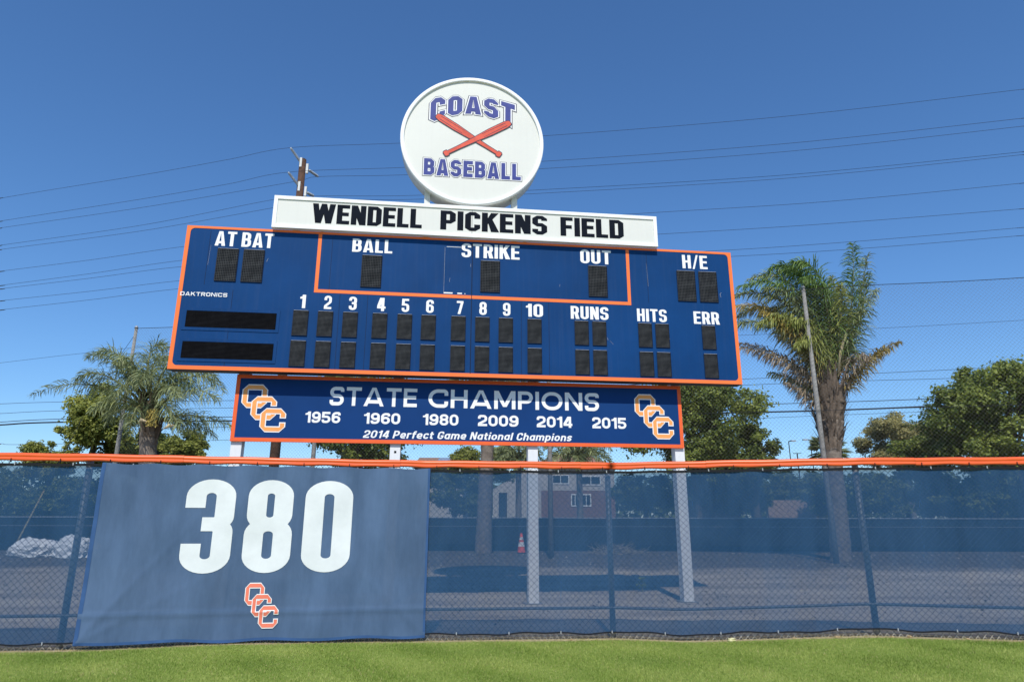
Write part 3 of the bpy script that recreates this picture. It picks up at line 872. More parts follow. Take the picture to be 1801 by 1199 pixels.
# woven wire: two sets of crossing diagonals per bay
mb = MB(); H, sp, wr = 2.56, .092, .0029
for i in range(len(FX) - 1):
    a, b_ = max(FX[i], -18), min(FX[i+1], 18)
    A, Bp = Vector((a, fence_y(a), 0)), Vector((b_, fence_y(b_), 0))
    ln = (Bp - A).length; d = (Bp - A) / ln
    k = -H
    while k < ln:
        for sgn in (1, -1):
            u0, v0, u1, v1 = k, 0.0, k + H, H
            if u0 < 0: v0 -= u0; u0 = 0
            if u1 > ln: v1 -= (u1 - ln); u1 = ln
            if u1 - u0 < .01: continue
            if sgn < 0: v0, v1 = H - v0, H - v1
            f0, f1 = foot(a + (b_ - a) * u0 / ln), foot(a + (b_ - a) * u1 / ln)
            P, Q = A + d * u0 + Vector((0, 0, v0 + f0 * (1 - v0 / H) - .015)), A + d * u1 + Vector((0, 0, v1 + f1 * (1 - v1 / H) - .015))
            nrm = Vector((d.y, -d.x, 0)) * (-.018 if sgn > 0 else -.022)
            mb.tube([P + nrm, Q + nrm], wr, 3, False)
        k += sp
mb.build('chain_link', M_WIRE_SHADE, fence)
mb = MB()
x = -17.8
while x < 17.8:
    z0 = foot(x)
    for o_, sg in ((-.02, 1), (-.026, -1)):
        mb.tube([FP(x - sg * .046, z0 - .012, o_), FP(x, z0 + .048, o_), FP(x + sg * .046, z0 + .105, o_)], .0042, 4, False)
    mb.tube([FP(x - .052, z0 - .022 + .012 * math.sin(x * 37), -.012), FP(x - .040, z0 + .006, -.030)], .0045, 4)
    x += .092
mb.build('bottom_selvage', M_WIRE_SUN, fence)
for x in (-17.8, -13.9, -9.9, -6.11, -2.35, 1.56, 5.17, 9.0, 13.0, 17.0):
    mb = MB(); mb.tube([FP(x, foot(x) - .1, -.075), FP(x, 2.57, -.075)], .045, 12)
    mb.build('fence_post', M_GALV, fence, True)
def rail_path(z, off, a=-18, b_=18, st=.25):
    q = sorted(set([x for x in np.arange(a, b_ + .01, st)] + [x for x in FX if a < x < b_]))
    return [FP(x, z(x), off) for x in q]
mb = MB(); mb.tube(rail_path(lambda x: foot(x) * .9 + .44, -.045), .022, 8); mb.build('brace_rail', M_GALV, fence, True)
mb = MB(); mb.tube(rail_path(lambda x: foot(x) + .02, -.03), .007, 5); mb.build('bottom_wire', M_WIRE_SHADE, fence)
mb = MB(); mb.tube(rail_path(lambda x: 2.585, -.01), .022, 8); mb.build('top_pipe', M_GALV, fence, True)
# orange cap: a tube with a lower lip, in lengths
prof = []
for k in range(13):
    an = R(-40 + 260 * k / 12); prof.append((.038 * math.cos(an), 2.604 + .036 * math.sin(an)))
prof += [(-.030, 2.566), (-.036, 2.548), (-.030, 2.533), (0, 2.527), (.031, 2.533), (.037, 2.548), (.031, 2.566)]
cuts = [-18, -14.4, -11, -8.0, -4.85, -1.75, 1.1, 3.05, 6.0, 8.9, 11.6, 14.8, 18]
for i in range(len(cuts) - 1):
    a, b_ = cuts[i] + .0015, cuts[i+1] - .0015
    q = sorted(set([a, b_] + [x for x in np.arange(a, b_, .1)] + [x for x in FX if a < x < b_]))
    sg = .004 * (i % 2)
    rows = [[FP(x, z + sg + .003 * math.sin(x * 6) + .006 * (z < 2.56) * math.sin(x * 9.7 + i), -.004 + o_) for o_, z in prof + prof[:1]] for x in q]
    mb = MB(); mb.grid(rows); mb.build('rail_cap', M_RAIL, fence, True)
tie0 = None
for k in range(28):
    x = -9.1 + k * .66
    if tie0 is None:
        mb = MB(); mb.tube([Vector((.043 * math.cos(t_), -.043 * math.sin(t_) * 0 - .043 * math.cos(t_), .025 * math.sin(t_))) * 1.0 for t_ in np.linspace(-1.2, 1.2, 5)], .004, 5)
        mb = MB(); mb.box((-.004, -.046, -.03), (.004, -.037, .012)); mb.box((-.010, -.048, -.042), (.010, -.030, -.026))
        o = tie0 = mb.build('cable_tie', M_HEM, None); o.parent = fence
    else:
        o = tie0.copy(); col.objects.link(o); o.parent = fence
    o.location = FP(x, 2.553, 0) - Vector(fence.location)

# banner hung on the fence
U0, U1 = -5.885, -1.285
banner = thing('distance_banner', FP(-3.6, .1, .04), 'big faded blue banner with white number 380 hung on the fence', 'banner')
def bow(x, z):
    dl, dr = x + 5.885, -1.285 - x
    pull = .014 * math.exp(-((z - .1 - dl * 1.25) / .07) ** 2 - dl * 1.1) + .009 * math.exp(-((z - .1 - dl * .55) / .05) ** 2 - dl * .9) + .010 * math.exp(-((z - .1 - dr * .9) / .06) ** 2 - dr * 1.2)
    top = .016 * math.sin((x + 5.885) * math.pi / .33) * math.exp(-(2.5 - z) / .22) + .014 * math.sin((x + 5.885) * math.pi / .41) * math.exp(-(z - .08) / .18)
    return .072 + pull + top + .006 * math.sin(z * 7 + x * 1.3) * math.sin(x * 2.9) + .012 * math.sin((x + 5.9) * 2.3 + z) + .008 * math.sin(x * 6.1 - z * 3) + .020 * math.exp(-((z - .46) / .03) ** 2) * .6
def BN(x, z, off=0.0): return FP(x, z, bow(x, z) + off)
bx_ = list(np.linspace(U0, U1, 150))
def btop(x): return 2.515 - .022 * abs(math.sin((x - U0) * math.pi / .66)) ** 2
def bbot(x): return interp(x, [U0, U0 + .6, U1], [.088, .10, .07]) + .012 * math.sin(x * 5)
rows = [[BN(x, bbot(x) + (btop(x) - bbot(x)) * (k / 70)) for x in bx_] for k in range(71)]
mb = MB(); mb.grid(rows); mb.build('sheet', M_BANNER, banner, True)
hem = MB()
hem.grid([[BN(x, bbot(x) + (btop(x) - bbot(x)) * (k / 24), .004) for x in (U0 - .004, U0 + .05)] for k in range(25)])
hem.build('hem', M_BANHEM, banner)
hem = MB(); hem.grid([[BN(x, bbot(x) + (btop(x) - bbot(x)) * (k / 24), .004) for x in (U1 - .03, U1 + .004)] for k in range(25)]); hem.build('hem', M_BANHEM, banner)
hem = MB(); hem.grid([[BN(x, bbot(x) + dz, .006) for x in bx_] for dz in (-.006, .03)]); hem.build('hem', M_BANHEM, banner)
def drape(mb, s0, s1, z0, z1):
    """cut flat lettering into small faces that follow the slack of the sheet"""
    bm = bmesh.new()
    vs = [bm.verts.new(p) for p in mb.v]
    for f in mb.f:
        try: bm.faces.new([vs[i] for i in f])
        except ValueError: pass
    for ax in (0, 1):
        lo, hi = (s0, s1) if ax == 0 else (z0, z1)
        for c in np.arange(lo + .02, hi, .034):
            co = [0, 0, 0]; no = [0, 0, 0]; co[ax] = c; no[ax] = 1
            bmesh.ops.bisect_plane(bm, geom=bm.verts[:] + bm.edges[:] + bm.faces[:], plane_co=co, plane_no=no)
    out = MB(); bm.verts.index_update()
    out.add([BN(v.co.x, v.co.y,   .006 + v.co.z) for v in bm.verts], [tuple(v.index for v in f.verts) for f in bm.faces])
    bm.free()
    return out
for ch, a, b_ in (('3', -4.735, -4.065), ('8', -3.91, -3.25), ('0', -3.10, -2.42)):
    mb = MB(); write(ch, 'heavy', a, b_, .99, 2.30, lambda s, z, o: Vector((s, z, o)), [(mb, 0, 0)])
    drape(mb, a, b_, .99, 2.30).build('numeral', M_BANWHITE, banner)
emblem(lambda s, z, o: Vector((s, z, o)), -3.815, .245, .475, .615, 0, M_CORAL, banner, lambda k: drape(k, -3.82, -3.33, .24, .87))

# ------------------------------------------------------------------ things behind the fence
def rot_tube(mb, a, b_, r0, r1, n=8): mb.tube([a, b_], [r0, r1], n)

# tall net on poles
PR = at(1470, 980, 27.2); PR.z = ground_z(PR.x, PR.y)
ptop = at(1409, 507, 27.2).z
def net_point(px, ytop):
    r = ray(px, ytop); k = (ptop - EYE) / r.z
    return Vector((0, 0, EYE)) + r * k
PL = net_point(240, 577)
dirn = Vector((PR.x - PL.x, PR.y - PL.y, 0)).normalized()
def on_net(px, py):
    r = ray(px, py); nn = Vector((-dirn.y, dirn.x, 0))
    k = (Vector((PL.x, PL.y, 0)).dot(nn)) / Vector((r.x, r.y, 0)).dot(nn)
    return Vector((0, 0, EYE)) + r * k
poles = [('tall grey net pole in front of the left palm', PL), ('grey net pole seen under the champions sign, left of the bushy tree', on_net(552, 790)), ('thin grey net pole behind the clear windscreen', on_net(967, 790)), ('tall grey net pole beside the windblown palm', PR)]
for lab, p in poles:
    base = Vector((p.x, p.y, ground_z(p.x, p.y)))
    t = thing('net_pole', base, lab, 'pole', 'poles that hold the tall net')
    mb = MB(); mb.tube([base - Vector((0, 0, .2)), base + Vector((0, 0, 5)), Vector((p.x, p.y, ptop))], [.115, .10, .075], 12); mb.build('shaft', M_CONC, t, True)
    mb = MB(); mb.tube([Vector((p.x, p.y, ptop)), Vector((p.x, p.y, ptop + .12))], [.105, .05], 12); mb.build('pole_cap', M_GALV, t, True)
net = thing('ball_net', (0, PL.y, 0), 'tall fine black net strung between grey poles behind the scoreboard', 'net')
far = PR + dirn * 24
a, b_ = Vector((PL.x, PL.y, 0)), Vector((far.x, far.y, 0))
me = bpy.data.meshes.new('mesh')
ln = (b_ - a).length
def sagz(u, z):
    """the head rope hangs a little between poles"""
    return z
nk = 60
V, F, UV = [], [], []
for i in range(nk + 1):
    u = i / nk; q = a.lerp(b_, u)
    zt = ptop - .05 - .10 * abs(math.sin(u * ln / ((PR - PL).length / 3) * math.pi))
    for z in (.9, zt): V.append((q.x - dirn.y * -.12 - 0, q.y - .12, z)); UV.append((u * ln, z))
for i in range(nk): F.append((2*i, 2*i+2, 2*i+3, 2*i+1))
V = [tuple(Vector(v) - Vector(net.location)) for v in V]
me.from_pydata(V, [], F); uvl = me.uv_layers.new(name='uv')
for p in me.polygons:
    for li in p.loop_indices: uvl.data[li].uv = UV[me.loops[li].vertex_index]
me.materials.append(M_NET)
o = bpy.data.objects.new('netting', me); col.objects.link(o); o.parent = net
mb = MB(); mb.tube([Vector(v) + Vector(net.location) for v in V[1::2]], .014, 5); mb.build('head_rope', M_CABLE, net)
zz = at(300, 757, PL.y).z
mb = MB(); mb.tube([a + Vector((0, -.14, zz)), b_ + Vector((0, -.14, zz))], .010, 5); mb.build('middle_rope', M_CABLE, net)
t = thing('stay_wire', (PL.x - 1, PL.y, 0), 'thin stay wire slanting down from the left net pole', 'wire')
mb = MB(); mb.tube([Vector((PL.x, PL.y, ptop - .3)), at(180, 670, PL.y + 1)], .010, 4); mb.build('strand', M_CABLE, t)

# far screen fence
ff = thing('far_fence', (0, 36, .4), 'long low fence with dark screen cloth beyond the dirt strip', 'fence')
FFY = 36.0
mb = MB(); mb.grid([[(x, FFY + .3 * math.sin(x * .05), z + .02 * math.sin(x)) for x in np.arange(-60, 61, 1.5)] for z in (.35, 1.3, 2.02)]); mb.build('screen_cloth', M_FARSCREEN, ff)
mb = MB(); mb.tube([(x, FFY - .05 + .3 * math.sin(x * .05), 2.05) for x in np.arange(-60, 61, 3)], .025, 6); mb.build('top_rail', M_GALV, ff)
mb = MB(); mb.tube([(x, FFY - .05 + .3 * math.sin(x * .05), 1.62) for x in np.arange(-60, 61, 3)], .009, 5); mb.build('tension_wire', M_GALV, ff)
for k in range(-15, 16):
    mb = MB(); x = k * 3.2 + .8; mb.tube([(x, FFY + .06 + .3 * math.sin(x * .05), .3), (x, FFY + .06 + .3 * math.sin(x * .05), 2.06)], .03, 6); mb.build('fence_post', M_GALV, ff)

# utility pole and wires
UY = 33.0
ut, ub = at(533, 281, UY), at(486, 790, UY)
up = thing('utility_pole', (ut.x, UY, .4), 'brown wooden utility pole behind the left part of the scoreboard', 'pole')
mb = MB(); mb.tube([(ut.x, UY, .2), (ut.x, UY, 8), ut], [.26, .235, .185], 14); mb.build('shaft', M_POLEWOOD, up, True)
def insulator(tip, root):
    tip, root = at(*tip, UY - .5 if tip[0] < 533 else UY + .4), at(*root, UY - .1)
    mb = MB(); d = root - tip
    mb.tube([tip, tip + d * .12], [.05, .06], 8)
    k = 14
    for i in range(k):
        p, q = tip + d * (.12 + .76 * i / k), tip + d * (.12 + .76 * (i + .55) / k)
        mb.tube([p, q], [.085, .06], 10)
    mb.tube([tip, root], .045, 8)
    o = mb.build('insulator', M_INSUL, up, True)
    mb = MB(); mb.box((root.x - .06, root.y - .12, root.z - .28), (root.x + .06, root.y, root.z + .28)); mb.build('insulator_bracket', M_BRACKET, o)
    return tip
T1 = insulator((511, 260), (530, 287)); T2 = insulator((507, 303), (527, 329)); T3 = insulator((560, 311), (541, 298)); T4 = insulator((552, 345), (538, 338))
def wire(label, pts, r_=.0095):
    """pts: photo points with their distances; a smooth curve through them"""
    P = [at(*p) for p in pts]
    P.insert(0, P[0] + (P[0] - P[1]).normalized() * 30 + Vector((0, 0, .6)))
    if pts[-1][0] > 1850: P.append(P[-1] + (P[-1] - P[-2]).normalized() * 30)
    o = thing('overhead_wire', P[0], label, 'wire', 'overhead wires crossing the sky')
    Q = []
    for i in range(len(P) - 1):
        p0, p1, p2, p3 = P[max(0, i - 1)], P[i], P[i + 1], P[min(len(P) - 1, i + 2)]
        for k in range(10):
            u = k / 10
            Q.append(.5 * ((2 * p1) + (-p0 + p2) * u + (2*p0 - 5*p1 + 4*p2 - p3) * u*u + (-p0 + 3*p1 - 3*p2 + p3) * u**3))
    Q.append(P[-1])
    mb = MB(); mb.tube(Q, r_, 5); mb.build('strand', M_CABLE, o)
yl, yr = 46, 27
def wl(y0, ya, xa, yp, xp, xb, yb, y1, c=0, d=UY):
    yl_end = y0 + (y0 - ya) * .42
    return [(-60, y0 + (y0 - ya) / max(xa, 1) * 60, yl), (0, y0, yl - 1), (xa * .5, (y0 + ya) / 2 + 1.5, d + 6), (xa, ya, d + (.6 if xa > 400 else 2.5))]
def wr(xb, yb, y1):
    return [(xb, yb, UY - (xb - 530) / 1271 * 5), ((xb + 1801) / 2, (yb + y1) / 2 + 4.5, UY - ((xb + 1801) / 2 - 530) / 1271 * 5), (1801, y1, UY - 5), (1900, y1 - (yb - y1) / (1801 - xb) * 120, UY - 5.4)]
wire('topmost overhead wire, tied to the upper left insulator of the wooden pole', [(-60, 365, 36), (0, 349, 35.5), (250, 308, 34), (400, 281, 33), (511, 260, 32.5), (703, 252, 32), (959, 239, 31), (1380, 205, 29.5), (1801, 157, 28), (1900, 144, 27.6)])
wire('second overhead wire from the top, tied to the lower left insulator of the wooden pole', [(-60, 399, 36), (0, 389, 35.5), (250, 350, 34), (400, 324, 33), (507, 303, 32.5), (703, 295, 32), (954, 284, 31), (1380, 253, 29.5), (1801, 208, 28), (1900, 196, 27.6)])
wire('third overhead wire from the top, passing behind the wooden pole to its right insulator', [(-60, 411, 37), (0, 401, 36.5), (250, 365, 35), (510, 321, 33.6), (560, 311, 33.4), (703, 308, 33), (952, 297, 32), (1380, 267, 30.5), (1801, 222, 29), (1900, 210, 28.6)])
wire('fourth overhead wire from the top, running behind the round sign', [(-60, 442, 37), (0, 431.5, 36.5), (250, 396, 35), (482, 351, 33.6), (552, 345, 33.4), (720, 344, 33), (949, 334, 32), (1380, 308, 30.5), (1801, 267, 29), (1900, 255, 28.6)])
wire('fifth overhead wire from the top, just under the one behind the round sign', [(-60, 449, 37.5), (0, 439, 37), (250, 406, 35.5), (478, 366, 34), (560, 352, 33.6), (720, 351, 33.2), (935, 341, 32.2), (1380, 314, 30.7), (1801, 272, 29.2), (1900, 260, 28.8)])
wire('overhead wire that meets the top edge of the white name sign at right', [(-60, 485, 37), (0, 477, 36.5), (160, 457, 35.5), (320, 434, 34.5), (530, 410, 33.6), (800, 399, 33), (1104, 377, 31.5), (1450, 355, 30), (1801, 322, 29), (1900, 311, 28.6)])
wire('overhead wire that meets the right end of the white name sign', [(-60, 510, 37), (0, 502, 36.5), (160, 481, 35.5), (319, 458, 34.5), (530, 438, 33.6), (800, 432, 33), (1157, 412, 31.5), (1450, 394, 30), (1801, 367, 29), (1900, 358, 28.6)])
wire('overhead wire just above the top right corner of the scoreboard', [(-60, 516, 37), (0, 508, 36.5), (160, 489, 35.5), (319, 469, 34.5), (530, 455, 33.6), (900, 456, 33), (1240, 442, 31.5), (1500, 425, 30), (1801, 400, 29), (1900, 391, 28.6)])
wire('overhead wire passing just over the crown of the windblown palm', [(-60, 537, 37), (0, 529, 36.5), (160, 512, 35.5), (312, 494, 34.5), (530, 475, 33.6), (900, 470, 33), (1288, 451, 31.5), (1530, 436, 30), (1801, 414, 29), (1900, 405, 28.6)])
wire('overhead wire that goes behind the left edge of the scoreboard by its black message displays', [(-60, 553, 37), (0, 545, 36.5), (160, 527, 35.5), (312, 508, 34.5), (530, 490, 34), (800, 486, 34)])
wire('thin wire from the left picture edge to the top of the left palm', [(-60, 645, 44), (0, 638, 43), (156, 620, 42), (330, 604, 41), (700, 590, 40), (1200, 592, 39), (1530, 578, 37), (1801, 563, 36), (1900, 557, 36)])
wire('upper of two thin low wires to the right of the windblown palm', [(-60, 713, 44), (0, 710, 43), (140, 706, 43), (600, 700, 42), (1318, 666, 41), (1480, 659, 40), (1731, 647, 39), (1900, 637, 39)], .014)
wire('lower of two thin low wires to the right of the windblown palm', [(-60, 730, 44), (0, 727, 43), (142, 721, 43), (600, 712, 42), (1333, 676, 41), (1677, 665, 39), (1900, 655, 39)], .014)
wire('low wire just above the thick cable behind both palms', [(-60, 745, 44), (0, 742, 43), (135, 736, 43), (600, 730, 42), (1333, 711, 41), (1641, 701, 39), (1900, 690, 39)], .022)
wire('thick dark cable slung low behind both palms', [(-60, 749, 44), (0, 747, 43), (121, 742, 43), (600, 738, 42), (1315, 725, 41), (1500, 720, 40), (1688, 712, 39), (1900, 702, 39)], .048)
wire('lowest thin wire, under the thick cable', [(-60, 784, 44), (0, 780, 43), (60, 781, 43), (500, 770, 42), (1315, 736, 41), (1627, 724, 39), (1900, 716, 39)], .012)
t = thing('guy_wire', at(22, 962, 31), 'yellowish guy wire guard slanting up from the dirt behind the left windscreen', 'wire')
g0, g1 = at(20, 966, 31), at(78, 862, 31); g0.z = .35
mb = MB(); mb.tube([g0, g1], .035, 6); mb.build('guard', mat('yellowed_plastic', (.42, .33, .14), .6), t)
mb = MB(); mb.tube([g1, g1 + (g1 - g0) * 1.2], .012, 5); mb.build('strand', M_CABLE, t)

# ------------------------------------------------------------------ plants
def leaves(rg, C, N, size, flat=.4, out=None):
    """N small diamond leaves round the points C (n,3): (V, F, tint)"""
    n = len(C)
    nrm = rg.normal(size=(n, 3)) * (1 if out is None else .6) + np.array([0, -.15, flat]) + (0 if out is None else out); nrm /= np.linalg.norm(nrm, axis=1)[:, None]
    a = rg.normal(size=(n, 3)); a -= (a * nrm).sum(1)[:, None] * nrm; a /= np.linalg.norm(a, axis=1)[:, None]
    b_ = np.cross(nrm, a)
    s = size * rg.uniform(.6, 1.3, n)[:, None]
    bend = nrm * s * rg.uniform(-.25, .1, n)[:, None]
    V = np.stack([C - a * s, C + b_ * s * .62 + bend, C + a * s, C - b_ * s * .62 + bend], 1).reshape(-1, 3)
    F = np.arange(4 * n).reshape(n, 4)
    return V, F

def tree(name, label, cx, cy, Y, wpx, hpx, seed, mat_, bark=M_BARK, nb=34, n_leaf=16000, size=.13, base=None, blob=(.22, .36), cat='tree', group=None, shape=None, limbs=True, flatten=.8):
    """crown: leaf clumps spread through an uneven ellipsoid that covers wpx x hpx pixels of the photo at distance Y"""
    rg = np.random.default_rng(seed)
    c = np.array(at(cx, cy, Y)); rx, rz = wpx / 2 * Y / FOCAL, hpx / 2 * Y / FOCAL
    ry = (rx + rz) / 2
    rad = np.array([rx, ry, rz])
    gz = ground_z(c[0], Y)
    t = thing(name, (c[0], Y, gz), label, cat, group)
    ctr, cr = [], []
    nb = int(nb * 1.4)
    k = 0
    while len(ctr) < nb and k < 5000:
        k += 1
        d = rg.normal(size=3); d /= np.linalg.norm(d)
        q = d * (rg.uniform(.15, 1) ** .45) * .78
        if shape and not shape(q): continue
        rb = rg.uniform(*blob)
        if len(ctr) > nb * .62:
            q = d * rg.uniform(.66, .88); rb *= rg.uniform(.35, .62)
        ctr.append(c + q * rad); cr.append(rb)
    ctr, cr = np.array(ctr), np.array(cr)
    n_leaf = int(n_leaf * 2.1); size *= .70
    w = cr ** 2; cnt = (n_leaf * w / w.sum()).astype(int)
    P, T, O_ = [], [], []
    for q, rb, m in zip(ctr, cr, cnt):
        d = rg.normal(size=(m, 3)); d /= np.linalg.norm(d, axis=1)[:, None]
        u = rg.uniform(.25, 1, m) ** .5
        ph_ = rg.uniform(0, 6, 3)
        lump = 1 + .32 * np.sin(d[:, 0] * 5 + ph_[0]) * np.sin(d[:, 2] * 6 + ph_[1]) + .22 * np.sin(d[:, 1] * 9 + ph_[2]) + .16 * np.sin(d[:, 0] * 15 + ph_[1]) * np.sin(d[:, 2] * 17 + ph_[2])
        lump *= np.where(rg.random(m) < .06, rg.uniform(1.0, 1.35, m), 1)
        P.append(q + d * (u * lump)[:, None] * (rb * np.array([min(rad)*.5 + rx*.5, min(rad)*.5 + ry*.5, (min(rad)*.5 + rz*.5) * flatten])))
        T.append(np.clip(rg.normal(.48, .24, m) + rg.normal(0, .13), 0, 1)); O_.append(d)
    P, T, O_ = np.concatenate(P), np.concatenate(T), np.concatenate(O_)
    ok = P[:, 2] > gz + .3
    P, T, O_ = P[ok], T[ok], O_[ok]
    V, F = leaves(rg, P, len(P), size, .35, O_ * .8)
    np_mesh('crown', V, F, mat_, t, T)
    mb = MB()
    tr = min(.35, .06 * (c[2] + rz - gz)) * .62
    b0 = Vector((c[0], Y, gz - .1)); b1 = Vector((c[0] + rg.uniform(-.3, .3), Y, max(gz + .6, c[2] - rz * .55))); b2 = Vector((c[0], Y, c[2] + rz * .35))
    mb.tube([b0, b0.lerp(b1, .5) + Vector((rg.uniform(-.1, .1), 0, 0)), b1, b2], [tr * 1.25, tr, tr * .85, tr * .25], 10)
    if limbs:
        for q in ctr[:14]:
            q = Vector(q); s = b1.lerp(b2, rg.uniform(0, .6))
            mid = s.lerp(q, .5) + Vector((rg.uniform(-.2, .2), rg.uniform(-.2, .2), rg.uniform(0, .4)))
            mb.tube([s, mid, q], [tr * .5, tr * .32, tr * .12], 6)
    mb.build('trunk', bark, t, True)
    return t

def frond(rg, P, width, n=46, droop=.7, wind=Vector((0, 0, 0)), wd=.035, lean=.55, curl=.0):
    """a feather leaf along the cubic P (4 points): (V, F, tint, rachis points)"""
    P = [np.array(p, float) for p in P]
    def bz(u): return (1-u)**3 * P[0] + 3*u*(1-u)**2 * P[1] + 3*u*u*(1-u) * P[2] + u**3 * P[3]
    V, F, T = [], [], []
    base_t = rg.normal(0, .1)
    for i in range(n):
        u = .13 + .87 * (i + rg.random() * .6) / n
        p = bz(u); tg = bz(min(1, u + .02)) - bz(max(0, u - .02)); tg /= np.linalg.norm(tg) + 1e-9
        sd = np.cross(tg, [0, 0, 1.]); ns = np.linalg.norm(sd)
        sd = sd / ns if ns > .15 else np.array([1., 0, 0])
        up = np.cross(sd, tg)
        L = width * (math.sin(math.pi * min(1, (.18 + .82 * u)) ** .8) * .75 + .3) * rg.uniform(.75, 1.15)
        for sg in (1, -1):
            for rep in range(2):
                ph = rg.uniform(-1.15, 1.25)
                d = tg * (lean + rg.normal(0, .12)) + (sd * sg * math.cos(ph) + up * math.sin(ph)) * .85 + np.array(wind) * rg.uniform(.5, 1.2)
                d /= np.linalg.norm(d)
                q0 = p
                q1 = p + d * L * .45 + np.array([0, 0, -.06 * droop * L])
                d2 = d + np.array([0, 0, -droop * rg.uniform(.6, 1.25)]) + np.array(wind) * .5; d2 /= np.linalg.norm(d2)
                q2 = q1 + d2 * L * .35
                d3 = d2 + np.array([0, 0, -droop * rg.uniform(.5, 1.2)]); d3 /= np.linalg.norm(d3)
                q3 = q2 + d3 * L * .25
                wv = np.cross(d, rg.normal(size=3)); wv /= np.linalg.norm(wv) + 1e-9
                k = len(V)
                for q, w_ in ((q0, .6), (q1, 1), (q2, .75), (q3, .1)):
                    V.append(q - wv * wd * w_ * .5); V.append(q + wv * wd * w_ * .5)
                tt = min(1, max(0, rg.normal(.45, .2) + base_t))
                for j in range(3):
                    F.append((k + 2*j, k + 2*j + 1, k + 2*j + 3, k + 2*j + 2)); T.append(tt)
    return np.array(V), np.array(F), np.array(T), [Vector(bz(u)) for u in np.linspace(0, 1, 9)]

def add_frond(parent, rg, pts, width, mat_, **kw):
    V, F, T, rc = frond(rg, pts, width, **kw)
    o = np_mesh('frond', V, F, mat_, parent, T)
    mb = MB(); mb.tube(rc, [.085, .065, .048, .038, .028, .02, .014, .009, .005], 5); mb.build('frond_stem', M_RACHIS, o, True)
    return o

def px_frond(p0, p1, p2, p3, Y, dy):
    """photo points of a frond; it leaves the crown dy metres towards (-) or away from (+) the camera"""
    return [at(*p0, Y), at(*p1, Y + dy * .3), at(*p2, Y + dy * .75), at(*p3, Y + dy)]

def palm_trunk(parent, pts, rad, mat_, name='trunk', rough=.05, seed=1):
    rg = random.Random(seed)
    P, Rd = [], []
    m = 40
    for i in range(m + 1):
        u = i / m * (len(pts) - 1); k = min(int(u), len(pts) - 2); f = u - k
        P.append(Vector(pts[k]).lerp(Vector(pts[k + 1]), f)); Rd.append((rad[k] + (rad[k+1] - rad[k]) * f) * (1 + rg.uniform(-rough, rough) + (.04 if i % 2 else -.02)))
    mb = MB(); mb.tube(P, Rd, 16); return mb.build(name, mat_, parent, True)

def boots(parent, rg, c0, c1, r0, r1, n, ln):
    """old leaf bases: pointed straps pressed to the upper trunk, splaying outwards"""
    mb = MB()
    for i in range(n):
        u = rg.random(); an = rg.random() * 2 * math.pi
        p = Vector(c0).lerp(Vector(c1), u); r_ = r0 + (r1 - r0) * u
        o = Vector((math.cos(an), math.sin(an), 0))
        s = o.cross(Vector((0, 0, 1)))
        L = ln * rg.uniform(.6, 1.2); w = rg.uniform(.05, .1)
        a = p + o * r_ * .9; b_ = a + Vector((0, 0, L * .6)) + o * L * rg.uniform(.08, .22); c = b_ + Vector((0, 0, L * .4)) + o * L * rg.uniform(.1, .4)
        mb.add([a - s * w, a + s * w, b_ + s * w * .8, b_ - s * w * .8, c + s * w * .15, c - s * w * .15], [(0, 1, 2, 3), (3, 2, 4, 5)])
    return mb.build('leaf_base', M_BOOT, parent)

